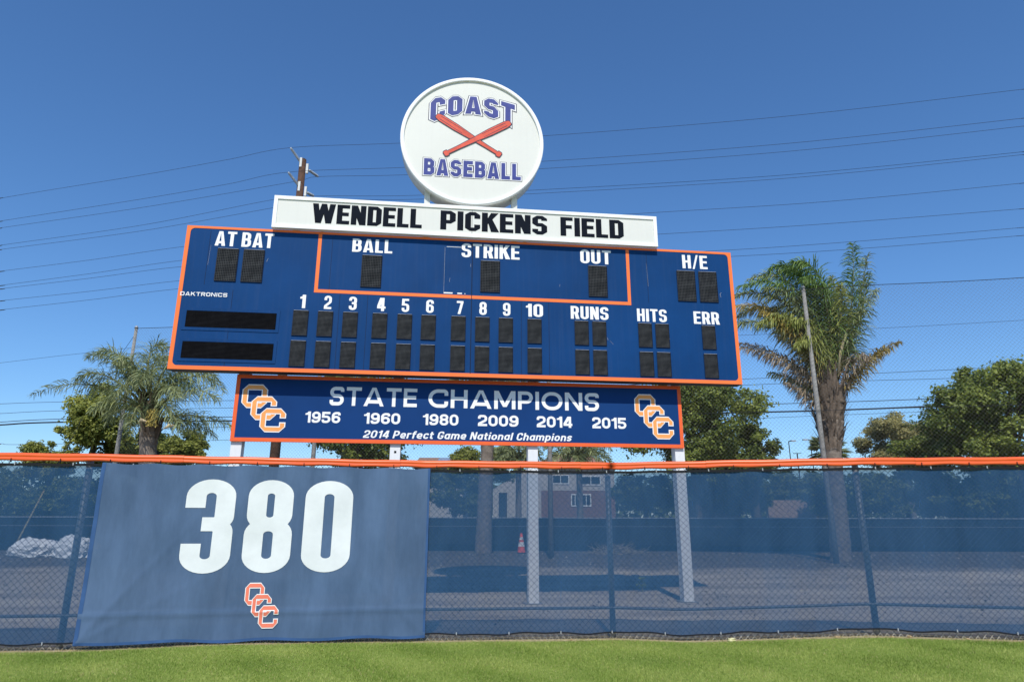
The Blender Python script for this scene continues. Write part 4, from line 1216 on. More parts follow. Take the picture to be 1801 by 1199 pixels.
# the windblown palm at right
PY = 28.5
rgp = np.random.default_rng(21); rp = random.Random(8)
pb = at(1478, 978, PY); pb.z = ground_z(pb.x, PY)
pr = thing('palm_tree', pb, 'windblown palm with tall upright fronds to the right of the scoreboard', 'palm', 'large feather palms')
palm_trunk(pr, [pb - Vector((0, 0, .2)), at(1472, 880, PY), at(1464, 800, PY), at(1462, 740, PY)], [.42, .36, .36, .48], M_TRUNK, seed=2)
palm_trunk(pr, [at(1462, 760, PY), at(1461, 705, PY), at(1460, 672, PY)], [.40, .56, .34], M_BOOT, 'crown_base', .08, 5)
boots(pr, rp, at(1463, 800, PY), at(1461, 690, PY), .38, .60, 170, 1.2)
W_ = Vector((-.25, .1, -.05))
spec = [  # four photo points, depth, leaflet length, material, droop, leaflets
    ((1468,680),(1492,600),(1506,510),(1500,428), -.6, 1.05, M_FRONDDK, .85, 74),
    ((1468,680),(1496,610),(1516,520),(1526,448), .5, .95, M_FROND, .95, 60),
    ((1468,680),(1498,600),(1520,540),(1530,480), 1.2, .85, M_FRONDDK, 1.0, 54),
    ((1462,670),(1468,580),(1455,440),(1392,462), -.8, .95, M_FRONDDK, .8, 72),
    ((1460,670),(1452,570),(1430,450),(1372,478), .6, .95, M_FRONDDK, .85, 70),
    ((1458,670),(1440,560),(1395,450),(1318,492), 1.0, .80, M_FROND, .85, 66),
    ((1456,670),(1432,580),(1380,490),(1292,520), -.5, .78, M_FRONDYG, .95, 64),
    ((1454,675),(1425,600),(1370,510),(1275,545), .3, .78, M_FRONDYE, .95, 60),
    ((1454,678),(1422,610),(1375,545),(1285,572), -1.0, .78, M_FROND, 1.0, 60),
    ((1452,680),(1425,630),(1395,570),(1342,548), -1.3, .72, M_FRONDYE, 1.0, 54),
    ((1452,685),(1425,660),(1370,605),(1280,602), .1, .68, M_FRONDBR, 1.1, 54),
    ((1452,690),(1427,668),(1380,615),(1292,610), -.8, .68, M_FRONDBR, 1.1, 52),
    ((1450,700),(1432,690),(1402,660),(1350,655), .5, .62, M_FRONDYG, 1.2, 44),
    ((1450,712),(1434,708),(1412,685),(1380,672), -.6, .55, M_FRONDBR, 1.2, 36),
    ((1464,665),(1468,580),(1474,520),(1462,486), 1.3, .72, M_FRONDYG, .75, 54),
    ((1466,670),(1474,590),(1486,530),(1478,500), -1.2, .70, M_FRONDYG, .8, 54),
    ((1474,705),(1500,660),(1530,615),(1584,600), -.3, .60, M_FRONDYE, 1.1, 52),
    ((1474,705),(1498,665),(1522,630),(1562,614), .7, .56, M_FRONDYE, 1.2, 44),
    ((1474,695),(1492,650),(1504,615),(1530,628), -1.0, .56, M_FRONDBR, 1.2, 40),
    ((1460,675),(1444,600),(1422,545),(1392,568), -1.4, .74, M_FRONDYG, 1.0, 50),
    ((1458,675),(1442,620),(1426,575),(1402,608), -1.6, .70, M_FRONDYG, 1.1, 46),
    ((1455,670),(1430,580),(1405,500),(1345,508), -1.2, .78, M_FROND, .9, 60),
    ((1461,670),(1450,545),(1415,438),(1352,474), -.2, .95, M_FRONDDK, .9, 66),
    ((1459,670),(1440,555),(1382,462),(1300,506), -1.0, .9, M_FRONDDK, .95, 62),
    ((1456,672),(1430,575),(1362,505),(1290,560), .8, .9, M_FROND, 1.0, 60),
    ((1456,675),(1435,595),(1392,525),(1332,574), -1.5, .85, M_FRONDYG, 1.1, 54),
    ((1464,670),(1466,560),(1446,470),(1410,492), -1.4, .85, M_FRONDDK, 1.0, 56),
    ((1464,670),(1470,570),(1468,500),(1440,505), .2, .85, M_FRONDDK, 1.0, 54),
    ((1458,672),(1440,600),(1415,545),(1368,590), 1.2, .85, M_FRONDYE, 1.1, 50),
    ((1468,680),(1490,605),(1512,545),(1545,508), -.9, .75, M_FROND, 1.1, 46),
]
for p0, p1, p2, p3, dy, wdt, mt, dr, nn in spec:
    add_frond(pr, rgp, px_frond(p0, p1, p2, p3, PY, dy), wdt * 1.22, mt, droop=dr, wind=W_, n=int(nn * 1.4), wd=.042)
mb = MB(); q = [at(1474, 655, PY - .5), at(1478, 620, PY - .6), at(1485, 595, PY - .6), at(1489, 580, PY - .6)]; mb.tube(q, [.05, .07, .06, .015], 8); mb.build('spathe', M_PALE, pr, True)

# the palm at left
LY = 30.0
lb = at(258, 975, LY); lb.z = ground_z(lb.x, LY)
pl = thing('palm_tree', lb, 'spreading palm with a yellow flower stalk to the left of the scoreboard', 'palm', 'large feather palms')
palm_trunk(pl, [lb - Vector((0, 0, .2)), at(258, 880, LY), at(260, 800, LY), at(262, 752, LY)], [.42, .36, .35, .38], M_TRUNK, seed=4)
palm_trunk(pl, [at(262, 770, LY), at(264, 730, LY), at(266, 705, LY)], [.36, .40, .26], M_BOOT, 'crown_base', .08, 6)
boots(pl, rp, at(262, 785, LY), at(265, 715, LY), .34, .38, 70, 1.0)
spec = [
    ((250,715),(200,680),(130,655),(52,696), -.3, .72, M_FROND, .75, 52),
    ((252,705),(215,650),(190,605),(152,628), .6, .8, M_FROND, .8, 52),
    ((252,705),(225,640),(205,600),(170,622), -1.0, .8, M_FROND, .8, 50),
    ((250,710),(205,660),(160,640),(132,668), -.8, .8, M_FROND, .9, 50),
    ((258,700),(240,640),(225,610),(205,640), -1.6, .8, M_FROND, .9, 48),
    ((262,695),(255,630),(262,590),(300,612), .8, .9, M_FROND, .7, 56),
    ((265,695),(262,640),(275,605),(312,640), -1.0, .9, M_FROND, .8, 54),
    ((268,700),(285,650),(300,620),(330,650), -1.6, .9, M_FROND, .8, 52),
    ((270,700),(300,650),(350,630),(385,670), .6, .9, M_FROND, .75, 56),
    ((272,705),(310,660),(365,640),(394,690), -.4, .9, M_FROND, .8, 56),
    ((275,715),(310,690),(350,670),(385,705), -1.2, .85, M_FROND, .9, 52),
    ((275,740),(315,725),(360,725),(412,752), -.3, .85, M_FROND, .95, 54),
    ((275,742),(310,735),(345,735),(380,770), .8, .8, M_FROND, 1.0, 46),
    ((250,720),(220,700),(190,690),(160,725), -1.2, .8, M_FROND, 1.0, 46),
    ((250,725),(225,715),(200,710),(185,745), .6, .75, M_FROND, 1.1, 40),
    ((262,700),(260,660),(255,640),(245,680), -2.0, .8, M_FROND, 1.0, 46),
    ((268,705),(285,680),(300,670),(315,700), -2.0, .8, M_FROND, 1.0, 46),
    ((258,705),(240,670),(215,665),(200,700), -2.0, .8, M_FROND, 1.0, 46),
    ((262,720),(248,700),(232,715),(226,765), -1.9, .8, M_FROND, 1.1, 40),
    ((268,720),(285,700),(300,712),(318,760), -1.9, .8, M_FROND, 1.1, 40),
    ((258,700),(235,650),(225,630),(218,640), 1.6, .85, M_FRONDDK, .8, 46),
    ((270,700),(290,660),(320,650),(340,690), 1.6, .85, M_FRONDDK, .8, 46),
]
for p0, p1, p2, p3, dy, wdt, mt, dr, nn in spec:
    add_frond(pl, rgp, px_frond(p0, p1, p2, p3, LY, dy), wdt * 1.12, mt, droop=dr * .95, n=int(nn * .92), wd=.034)
mb = MB()
for k in range(160):
    u = rp.random(); p = at(268 + rp.uniform(-8, 8), 718 + u * 30, LY - 1.0 + rp.uniform(-.2, .2))
    mb.tube([p, p + Vector((rp.uniform(-.14, .14), rp.uniform(-.1, .1), rp.uniform(-.16, -.04)))], .014, 3, False)
mb.build('flower_stalk', mat('yellow_flowers', (.42, .33, .09), .7, .3, 9), pl)
for q in ([(240, 747), (249, 738), (258, 741)], [(287, 754), (298, 748), (306, 748)]):
    mb = MB(); mb.tube([at(*p, LY - 1.1) for p in q], [.02, .09, .03], 8); mb.build('spathe', M_PALE, pl, True)

# the palm whose crown stands behind the scoreboard
MY = 33.0
b0 = at(850, 966, MY); b0.z = ground_z(b0.x, MY)
pm = thing('palm_tree', b0, 'palm whose bare trunk stands behind the clear windscreen, crown hidden by the scoreboard', 'palm', 'large feather palms')
tp = b0 + Vector((.2, 0, 8.4))
palm_trunk(pm, [b0 - Vector((0, 0, .2)), at(853, 880, MY), at(857, 790, MY), tp], [.42, .36, .31, .33], M_TRUNK, seed=7)
for k in range(14):
    an = k * 2.4; up_ = 1.9 - .16 * k
    d = Vector((math.cos(an), math.sin(an), 0))
    add_frond(pm, rgp, [tp, tp + d * 1.0 + Vector((0, 0, up_ * .7)), tp + d * 2.1 + Vector((0, 0, up_)), tp + d * 3.0 + Vector((0, 0, up_ - 1.1))], .8, M_FROND, n=34, wd=.05)

def small_palm(label, px, py, Y, seed, rad=1.9, nf=16):
    rg = np.random.default_rng(seed)
    c = at(px, py, Y); gz = ground_z(c.x, Y)
    t = thing('palm_tree', (c.x, Y, gz), label, 'palm', None)
    palm_trunk(t, [Vector((c.x, Y, gz - .1)), Vector((c.x, Y, (gz + c.z) / 2)), c], [.22, .18, .17], M_TRUNK, seed=seed)
    for k in range(nf):
        an = k * 2.4; d = Vector((math.cos(an), math.sin(an), 0)); h = rad * (.75 - .055 * k)
        add_frond(t, rg, [c, c + d * rad * .35 + Vector((0, 0, h * .8)), c + d * rad * .7 + Vector((0, 0, h)), c + d * rad + Vector((0, 0, h - rad * .4))], rad * .3, M_FROND, n=28, wd=.05)
small_palm('small feather palm under the right half of the champions sign', 1018, 800, 41, 31, 2.2)
small_palm('small blue-green feather palm just left of the middle steel post, under the champions sign', 912, 806, 43, 32, 1.8)

# fan palm behind the windblown palm
FY_ = 40.0
fc = at(1457, 792, FY_)
fp = thing('fan_palm', (fc.x, FY_, .4), 'fan palm with spiky round leaves behind the trunk of the windblown palm', 'palm')
palm_trunk(fp, [Vector((fc.x, FY_, .2)), Vector((fc.x, FY_, fc.z * .6)), fc], [.35, .3, .3], M_TRUNK, seed=9)
rg = np.random.default_rng(77)
for k in range(46):
    d = rg.normal(size=3); d[2] = d[2] * .8 + .1; d /= np.linalg.norm(d); d = Vector(d)
    if d.z < -.75: continue
    c = fc + d * rg.uniform(.5, .8)
    V, F, T = [], [], []
    sd = d.cross(Vector((0, 0, 1))).normalized(); up2 = sd.cross(d)
    for j in range(17):
        an = R(-95 + 190 * j / 16)
        e = (d * math.cos(an) + sd * math.sin(an)).normalized()
        L = rg.uniform(.55, .75)
        a, b_ = c + e * L * .6 + Vector((0, 0, -.04)), c + e * L + Vector((0, 0, -.12))
        w = e.cross(up2).normalized() * .05
        q = len(V); V += [c, a - w, b_, a + w]; F.append((q, q + 1, q + 2, q + 3)); T.append(min(1, max(0, rg.normal(.6, .2))))
    o = np_mesh('fan_leaf', np.array([tuple(v) for v in V]), np.array(F), M_LEAFYE if d.z < .2 and k % 3 else M_FROND, fp, np.array(T))

GT = 'trees behind the far fence'
tree('leafy_tree', 'bushy yellow-green tree behind the left palm', 178, 752, 41, 150, 160, 1, M_LEAFYE, nb=44, n_leaf=13000, size=.13, blob=(.18, .30), group=GT)
tree('leafy_tree', 'small bright green tree at the right foot of the left palm', 322, 792, 42, 90, 80, 2, M_LEAFYE, nb=24, n_leaf=6000, size=.12, group=GT)
tree('leafy_tree', 'dark green tree hidden behind the trunk of the left palm', 262, 800, 44, 130, 90, 12, M_LEAFDK, nb=26, n_leaf=7000, size=.13, group=GT)
tree('hedge_tree', 'low clipped hedge tree at the far left above the orange rail', 85, 812, 42, 130, 88, 3, M_LEAFYE, nb=36, n_leaf=9000, size=.10, blob=(.2, .3), group=GT)
tree('leafy_tree', 'dense green tree under the left half of the champions sign', 640, 740, 43, 265, 210, 4, M_LEAF, nb=50, n_leaf=17000, size=.15, blob=(.16, .28), group=GT)
tree('leafy_tree', 'yellow-green tree behind the bare palm trunk, under the champions sign', 850, 815, 46, 150, 90, 5, M_LEAFYE, nb=30, n_leaf=8000, size=.13, group=GT)
tree('leafy_tree', 'big dark green tree under the right end of the scoreboard', 1222, 756, 42, 290, 250, 6, M_LEAF, nb=66, n_leaf=26000, size=.14, blob=(.16, .27), group=GT)
tree('leafy_tree', 'pointed dark green tree at the right shoulder of the big one, against open sky', 1322, 805, 44, 95, 150, 16, M_LEAFDK, nb=30, n_leaf=9000, size=.13, blob=(.2, .3), group=GT)
tree('eucalyptus_tree', 'olive eucalyptus with airy clumped crown far right of the palm', 1588, 780, 58, 178, 128, 7, M_EUC, M_PALEBARK, nb=64, n_leaf=24000, size=.13, blob=(.16, .26), group=GT, flatten=.8)
tree('leafy_tree', 'low green tree in front of the eucalyptus', 1622, 808, 43, 120, 100, 8, M_LEAF, nb=28, n_leaf=8000, size=.12, group=GT)
tree('leafy_tree', 'large broad green tree at the right edge of the picture', 1775, 738, 38, 305, 272, 9, M_LEAF, nb=72, n_leaf=30000, size=.14, blob=(.15, .26), group=GT)
tree('shrub', 'dark shrub behind the far fence at the right edge', 1740, 876, 39, 210, 84, 10, M_LEAFDK, nb=26, n_leaf=6000, size=.13, cat='shrub', limbs=False)
tree('shrub', 'dark shrub behind the far fence below the windblown palm', 1515, 872, 41, 200, 90, 11, M_LEAFDK, nb=26, n_leaf=6000, size=.13, cat='shrub', limbs=False)
tree('shrub', 'dark shrub behind the far fence at the left edge', 50, 878, 40, 240, 88, 13, M_LEAFDK, nb=26, n_leaf=6000, size=.13, cat='shrub', limbs=False)
tree('shrub', 'round dark shrub above the low brick wall', 1330, 852, 50, 190, 56, 14, M_LEAFDK, nb=20, n_leaf=5000, size=.13, cat='shrub', limbs=False)

for lab, cx_, cy_, Y_, w_, h_, sd_ in [('dark shrub behind the far fence between the brick house and the right steel post', 1140, 866, 46, 140, 80, 41), ('dark shrub in the gap of the low block wall', 1325, 878, 46, 60, 50, 42),
        ('dark hedge shrub just left of the windblown palm trunk', 1430, 866, 50, 130, 80, 43), ('dark hedge shrub right of the windblown palm trunk', 1590, 872, 43, 180, 85, 44), ('dark hedge shrub below the low tree by the eucalyptus', 1670, 872, 45, 160, 90, 45),
        ('dark shrub behind the far fence under the big dark tree', 1250, 858, 45, 150, 56, 46), ('dark shrub left of the bare palm trunk behind the far fence', 800, 862, 45, 140, 90, 47), ('dark shrub behind the far fence near the banner edge at left', 150, 874, 42, 180, 90, 48), ('dark hedge shrub just right of the right steel post, over the far fence', 1285, 872, 47, 150, 66, 50), ('dark hedge shrub behind the net pole by the windblown palm', 1475, 880, 46, 130, 66, 51), ('dark hedge shrub between the eucalyptus and the right edge, low over the far fence', 1725, 884, 44, 150, 66, 52), ('dark shrub at the picture edge far right behind the far fence', 1810, 874, 42, 170, 90, 49)]:
    tree('shrub', lab, cx_, cy_, Y_, w_, h_, sd_, M_LEAFDK, nb=26, n_leaf=5000, size=.15, cat='shrub', limbs=False)

# the wood beyond the houses
rg = np.random.default_rng(99)
n_ = 42000
x_ = rg.uniform(-85, 85, n_)
top_ = 6.3 + 1.2 * np.sin(x_ * .31) + .8 * np.sin(x_ * .83 + 1) + .5 * np.sin(x_ * 2.1)
C_ = np.stack([x_, 76 + rg.uniform(-1.5, 2.5, n_) + np.sin(x_ * .6), .4 + top_ * rg.random(n_) ** .8], 1)
V, F = leaves(rg, C_, n_, .30)
tag(np_mesh('far_wood', V, F, M_LEAFDK, None, np.clip(rg.normal(.4, .25, n_), 0, 1)), kind='stuff')

# ------------------------------------------------------------------ houses and small things beyond
M_STUCCO = mat('pale_stucco', (.50, .47, .43), .85, .08, 1)
M_ROOF = mat('brown_roof', (.24, .15, .11), .85, .25, 3)
M_GLASS = mat('window_glass', (.02, .025, .035), .08, .1, spec=.6)
M_FRAME = mat('white_window_frame', (.78, .78, .76), .5)
m_, nt_, N_, L_ = nodes('red_brick')
b_ = N_['Principled BSDF']; b_.inputs['Roughness'].default_value = .85
bt = N_.new('ShaderNodeTexBrick'); bt.inputs['Scale'].default_value = 5
bt.inputs['Color1'].default_value = (.20, .075, .055, 1); bt.inputs['Color2'].default_value = (.15, .06, .048, 1); bt.inputs['Mortar'].default_value = (.35, .3, .26, 1)
tc_ = N_.new('ShaderNodeTexCoord'); mp_ = N_.new('ShaderNodeMapping'); mp_.inputs['Rotation'].default_value = (R(90), 0, 0)
L_.new(tc_.outputs['Object'], mp_.inputs[0]); L_.new(mp_.outputs[0], bt.inputs['Vector']); L_.new(bt.outputs[0], b_.inputs['Base Color'])
M_BRICK = m_

def window(parent, x0, x1, z0, z1, y, frame=.09):
    mb = MB(); 
    mb.box((x0 - frame, y - .06, z1), (x1 + frame, y, z1 + frame)); mb.box((x0 - frame, y - .06, z0 - frame), (x1 + frame, y, z0)); mb.box((x0 - frame, y - .06, z0), (x0, y, z1)); mb.box((x1, y - .06, z0), (x1 + frame, y, z1))
    mb.box(((x0 + x1) / 2 - .03, y - .055, z0), ((x0 + x1) / 2 + .03, y, z1))
    o = mb.build('window', M_FRAME, parent)
    mb = MB(); mb.box((x0, y - .02, z0), (x1, y + .02, z1)); mb.build('pane', M_GLASS, o)
    return o
HY = 60.0
def HX(px): return at(px, 880, HY).x
def HZ(py): return at(900, py, HY).z
h = thing('house', (HX(1000), HY, .4), 'pale two-storey house with a red brick ground floor beyond the far fence', 'house')
xa, xb, xc = HX(868), HX(942), HX(1082)
zt = HZ(822)
MB().box((xb, HY, .4), (xc, HY + 8, HZ(862))).build('brick_wall', M_BRICK, h)
MB().box((xb - .003, HY - .003, HZ(862)), (xc + .003, HY + 8.003, zt)).build('upper_wall', M_STUCCO, h)
mb = MB(); ym = HY - 2.0
mb.add([(xa, ym, .4), (xb + .4, ym, .4), (xb + .4, ym, HZ(848)), ((xa + xb) / 2 + 1, ym, HZ(828)), (xa, ym, HZ(862)), (xa, ym + 6, .4), (xb + .4, ym + 6, .4), (xb + .4, ym + 6, HZ(848)), ((xa + xb) / 2 + 1, ym + 6, HZ(828)), (xa, ym + 6, HZ(862))],
       [(0, 1, 2, 3, 4), (9, 8, 7, 6, 5), (0, 5, 6, 1), (1, 6, 7, 2), (2, 7, 8, 3), (3, 8, 9, 4), (4, 9, 5, 0)])
mb.build('gable_wing', M_STUCCO, h)
mb = MB(); e = .5
mb.add([(xb - e, HY - e, zt), (xc + e, HY - e, zt), (xc + e, HY + 8 + e, zt), (xb - e, HY + 8 + e, zt), (xb + 2, HY + 4, zt + 1.6), (xc - 2, HY + 4, zt + 1.6)], [(0, 1, 5, 4), (1, 2, 5), (2, 3, 4, 5), (3, 0, 4), (3, 2, 1, 0)])
mb.build('roof', M_ROOF, h)
for x0, x1, y0, y1 in ((973, 1000, 849, 836), (1024, 1056, 851, 838)): window(h, HX(x0), HX(x1), HZ(y0), HZ(y1), HY - .01)
for x0, x1 in ((1006, 1017), (1024, 1038)): window(h, HX(x0), HX(x1), HZ(888), HZ(870), HY - .01)
MB().box((HX(878), ym - .06, .4), (HX(892), ym, HZ(868))).build('door', M_GLASS, h)
h2 = thing('house', (HX(775), 62, .4), 'low house with brown roof and rooftop solar panel left of the bare palm trunk', 'house')
x0, x1 = at(735, 850, 62).x, at(815, 850, 62).x; z1 = at(780, 822, 62).z; zr = at(780, 797, 62).z
MB().box((x0, 62, .4), (x1, 70, z1)).build('wall', M_STUCCO, h2)
mb = MB(); mb.add([(x0 - .5, 61.4, z1 - .05), (x1 + .5, 61.4, z1 - .05), (x1 + .5, 66, zr), (x0 - .5, 66, zr), (x1 + .5, 70.6, z1 - .05), (x0 - .5, 70.6, z1 - .05)], [(0, 1, 2, 3), (3, 2, 4, 5), (0, 3, 5), (1, 4, 2)])
rf = mb.build('roof', M_ROOF, h2)
sl_ = Vector((0, 4.6, zr - z1 + .05)).normalized(); px0 = at(768, 800, 63).x; px1 = at(789, 800, 63).x
p0 = Vector((0, 61.4, z1 - .05)) + sl_ * 2.6 + Vector((0, -.06, .1)); p1 = p0 + sl_ * 1.6
mb = MB(); mb.add([(px0, p0.y, p0.z), (px1, p0.y, p0.z), (px1, p1.y, p1.z), (px0, p1.y, p1.z), (px0, p0.y, p0.z - .12), (px1, p0.y, p0.z - .12), (px1, p1.y, p1.z - .12), (px0, p1.y, p1.z - .12)], [(0, 1, 2, 3), (0, 4, 5, 1), (1, 5, 6, 2), (3, 2, 6, 7), (0, 3, 7, 4)])
mb.build('solar_panel', mat('solar_panel', (.22, .26, .32), .25, .1), rf)
bw = thing('garden_wall', (at(1320, 885, 48).x, 48, .4), 'low tan block wall beyond the far fence', 'wall')
for a, b_ in ((1205, 1300), (1350, 1432)):
    xx0, xx1 = at(a, 885, 48).x, at(b_, 885, 48).x
    MB().box((xx0, 48, .3), (xx1, 48.25, at(1300, 879, 48).z)).build('wall_section', mat('tan_block', (.36, .26, .21), .9, .25, 6), bw)

car = thing('parked_car', (at(1152, 890, 47).x, 47, .4), 'silver parked car glinting between the trees beyond the far fence', 'car')
def CARP(x, y, z): return Vector((at(1152, 890, 47).x + x, 47 + y, .4 + z))
mb = MB()
side = [(-2.2, .35), (-2.25, .75), (-1.5, .92), (-.9, 1.42), (.7, 1.45), (1.5, .98), (2.15, .88), (2.25, .4)]
mb.add([CARP(x, -.85, z) for x, z in side] + [CARP(x, .85, z) for x, z in side], [tuple(range(8)), tuple(range(15, 7, -1))] + [(i, i + 8, (i + 1) % 8 + 8, (i + 1) % 8) for i in range(8)])
mb.build('body', mat('silver_paint', (.55, .57, .6), .25, .05, metal=.4), car)
for w in ([(-1.35, .97), (-.85, 1.37), (-.05, 1.39), (-.05, .97)], [(.03, .97), (.03, 1.39), (.66, 1.40), (1.32, 1.0)]):
    mb = MB(); mb.add([CARP(x, -.856, z) for x, z in w], [(0, 1, 2, 3)]); mb.build('side_window', M_GLASS, car)
for x in (-1.4, 1.4):
    for y in (-.8, .8):
        mb = MB(); mb.tube([CARP(x, y - .1, .33), CARP(x, y + .1, .33)], .33, 16); w = mb.build('wheel', M_HEM, car, True)

# traffic cone
CY = 33.0
cb = at(917, 969, CY); cb.z = ground_z(cb.x, CY) + .01
cone = thing('traffic_cone', cb, 'orange traffic cone with white bands left of the middle steel post', 'cone')
def turned(prof, c, n=16):
    mb = MB(); mb.grid([[c + Vector((r_ * math.cos(2*math.pi*k/n), r_ * math.sin(2*math.pi*k/n), z)) for k in range(n + 1)] for r_, z in prof]); return mb
M_CONE = mat('cone_orange', (.80, .09, .03), .5)
turned([(.19, .03), (.155, .30)], cb).build('lower_body', M_CONE, cone, True); turned([(.155, .30), (.12, .50)], cb).build('white_band', M_FRAME, cone, True)
turned([(.12, .50), (.10, .60)], cb).build('middle_body', M_CONE, cone, True); turned([(.10, .60), (.08, .72)], cb).build('white_band', M_FRAME, cone, True)
turned([(.08, .72), (.045, .90), (.02, .91)], cb).build('tip', M_CONE, cone, True)
MB().box((cb.x - .22, cb.y - .22, cb.z), (cb.x + .22, cb.y + .22, cb.z + .035)).build('foot', M_HEM, cone)

# white tarps in a heap
from mathutils import noise as mnoise
def lump(name, label, px, py, Y, sx, sy, sz, seed, cat, mat_):
    c = at(px, py, Y); c.z = ground_z(c.x, Y)
    t = thing(name, c, label, cat)
    bm = bmesh.new(); bmesh.ops.create_icosphere(bm, subdivisions=6, radius=1)
    for v in bm.verts:
        p = v.co.copy(); q = p * 1.1 + Vector((seed * 3.1, seed * 1.7, 0))
        f = 1 + .55 * mnoise.noise(q) + .22 * (1 - abs(mnoise.noise(q * 2.6)) * 2) + .10 * (1 - abs(mnoise.noise(q * 6.5)) * 2) + .03 * mnoise.noise(q * 16)
        v.co = Vector((p.x * sx * f, p.y * sy * f, max(-.03, (p.z * .9 + .1) * sz * f)))
    me = bpy.data.meshes.new('crumpled_cloth'); bm.to_mesh(me); bm.free(); me.materials.append(mat_)
    me.polygons.foreach_set('use_smooth', [True] * len(me.polygons))
    o = bpy.data.objects.new('crumpled_cloth', me); col.objects.link(o); o.parent = t
    return t
M_TARP = mat('white_tarp', (.72, .73, .74), .5, .1, 3)
lump('white_tarp', 'larger crumpled white tarp lying on the dirt behind the left windscreen', 64, 974, 30, .85, .6, .62, 4, 'tarp', M_TARP)
lump('white_tarp', 'smaller crumpled white tarp next to the banner edge behind the windscreen', 134, 974, 29.6, .75, .5, .66, 9, 'tarp', M_TARP)

# heap of cut palm brush
bc = at(1086, 967, 32.5); bc.z = ground_z(bc.x, 32.5)
br = thing('brush_pile', bc, 'heap of dry cut brush on the mulch right of the middle steel post', 'brush')
mb = MB(); rb = random.Random(5)
for k in range(260):
    an = rb.uniform(0, 2 * math.pi); r_ = rb.uniform(0, 1.1)
    p = bc + Vector((math.cos(an) * r_ * 1.2, math.sin(an) * r_ * .7, rb.uniform(0, .35) * (1.15 - r_)))
    d = Vector((rb.gauss(0, 1), rb.gauss(0, .6), rb.uniform(-.1, .55))).normalized() * rb.uniform(.25, .7)
    mb.tube([p, p + d], [.014, .006], 4, False)
mb.build('twig_heap', mat('dry_twigs', (.34, .28, .20), .9, .3, 4), br)

# street lamps and an aerial far off
for lab, px, py, ln in (('far street lamp with a short arm right of the big dark tree', 1387, 776, .55), ('far street lamp with a tilted head left of the fan palm', 1425, 774, -.6)):
    p = at(px, py, 70); b0 = Vector((p.x, 70, .4))
    t = thing('street_lamp', b0, lab, 'street lamp', 'far street lamps')
    mb = MB(); mb.tube([b0, p], [.07, .045], 8); mb.build('pole', M_CABLE, t)
    mb = MB(); mb.tube([p, p + Vector((ln * .6, 0, .1))], .05, 6); mb.build('arm', M_CABLE, t)
    q = p + Vector((ln * .9, 0, .05)); mb = MB(); mb.box((q.x - .24, q.y - .15, q.z - .05), (q.x + .24, q.y + .15, q.z + .07)); mb.build('lamp_head', M_INSUL, t)
p = at(1402, 797, 70)
t = thing('antenna_pole', (p.x, 70, .4), 'far pole with a thin crossbar between the two street lamps', 'pole')
mb = MB(); mb.tube([(p.x, 70, .4), p], .06, 6); mb.build('pole', M_CABLE, t)
mb = MB(); mb.tube([p + Vector((-.45, 0, 0)), p + Vector((.45, 0, .02))], .03, 6); mb.build('crossbar', M_CABLE, t)

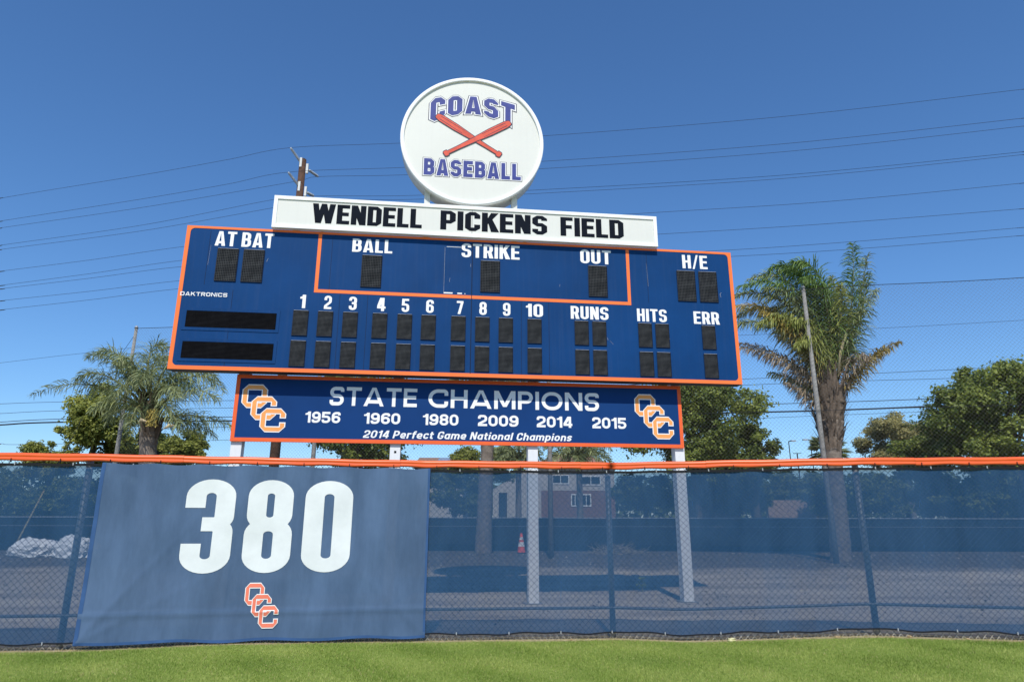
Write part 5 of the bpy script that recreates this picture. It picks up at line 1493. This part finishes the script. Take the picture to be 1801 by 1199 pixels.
# stones and fallen leaves on the dirt
rg = np.random.default_rng(44)
n_ = 9000
x_ = rg.uniform(-24, 24, n_); y_ = 12 + 22 * rg.random(n_) ** .8
C_ = np.stack([x_, y_, [ground_z(a, b_) + .012 for a, b_ in zip(x_, y_)]], 1)
V, F = leaves(rg, C_, n_, .035, 1.6)
m_, nt_, N_, L_ = nodes('leaf_litter')
a_ = N_.new('ShaderNodeAttribute'); a_.attribute_name = 'tint'
r_ = ramp(N_, [(0, (.06, .045, .035)), (.6, (.22, .17, .12)), (1, (.50, .45, .38))])
L_.new(a_.outputs['Fac'], r_.inputs[0]); L_.new(r_.outputs[0], N_['Principled BSDF'].inputs['Base Color'])
tag(np_mesh('leaf_litter', V, F, m_, None, rg.random(n_)), kind='stuff')
tie1 = None
for k in range(25):
    x = -9.4 + k * .78
    for top in (True, False):
        if U0 - .1 < x < U1 + .1 and not top: continue
        if tie1 is None:
            mb = MB(); mb.box((-.007, -.012, -.012), (.007, .002, .022)); mb.box((.002, -.014, -.022), (.006, -.010, -.010))
            o = tie1 = mb.build('screen_tie', M_HOOD, None); o.parent = fence
        else:
            o = tie1.copy(); col.objects.link(o); o.parent = fence
        o.location = FP(x, 2.488 if top else foot(x) + .105 + .012 * math.sin(x * 4.1), .034) - Vector(fence.location)

# weed by the shadow, litter and dry leaves at the fence foot
wb = at(1130, 1044, 18.4); wb.z = 0
t = thing('weed_plant', wb, 'small spindly weed on the dirt between the two clear steel posts', 'weed')
mb = MB(); mb.tube([wb, wb + Vector((.02, 0, .34))], [.012, .006], 5); mb.build('stem', M_RACHIS, t)
rg = np.random.default_rng(6)
V, F = leaves(rg, np.array(wb) + np.stack([rg.normal(0, .05, 60), rg.normal(0, .05, 60), rg.uniform(.12, .38, 60)], 1), 60, .035)
np_mesh('leaf_tuft', V, F, M_LEAF, t, rg.random(60))
def scrap(name, label, cat, x, dy, size, m_, seed, group=None):
    rg = random.Random(seed); c = Vector((x, fence_y(x) - dy, ground_z(x, fence_y(x) - dy) + .01))
    bm = bmesh.new(); bmesh.ops.create_icosphere(bm, subdivisions=3, radius=size)
    for v in bm.verts:
        n_ = v.co.normalized(); f = 1 + .35 * math.sin(n_.x * 7 + seed) * math.sin(n_.y * 6 + 2) + .25 * math.sin(n_.z * 11 + seed * 2)
        v.co = Vector((v.co.x * f * 1.25, v.co.y * f, abs(v.co.z * f) * .8 if v.co.z > 0 else v.co.z * .2))
    me = bpy.data.meshes.new(name); bm.to_mesh(me); bm.free(); me.materials.append(m_)
    o = bpy.data.objects.new(name, me); col.objects.link(o); o.location = c
    tag(o, label, cat, group)
M_STRAW = mat('dry_leaf', (.42, .32, .18), .8, .3, 30)
scrap('paper_scrap', 'crumpled yellowish paper scrap at the foot of the fence on the right', 'paper', 3.20, .10, .045, mat('yellow_paper', (.66, .62, .36), .7, .1), 3)
for k, (x, dy, sz) in enumerate([(4.62, .05, .03), (4.05, .06, .025), (5.55, .05, .028), (5.3, .08, .022), (7.2, .12, .03), (6.3, .07, .02), (-2.9, .05, .02), (.9, .07, .018)]):
    scrap('dry_leaf', 'small dry leaf lying along the foot of the fence', 'leaf', x, dy, sz, M_STRAW, 10 + k, 'dry leaves along the fence foot')
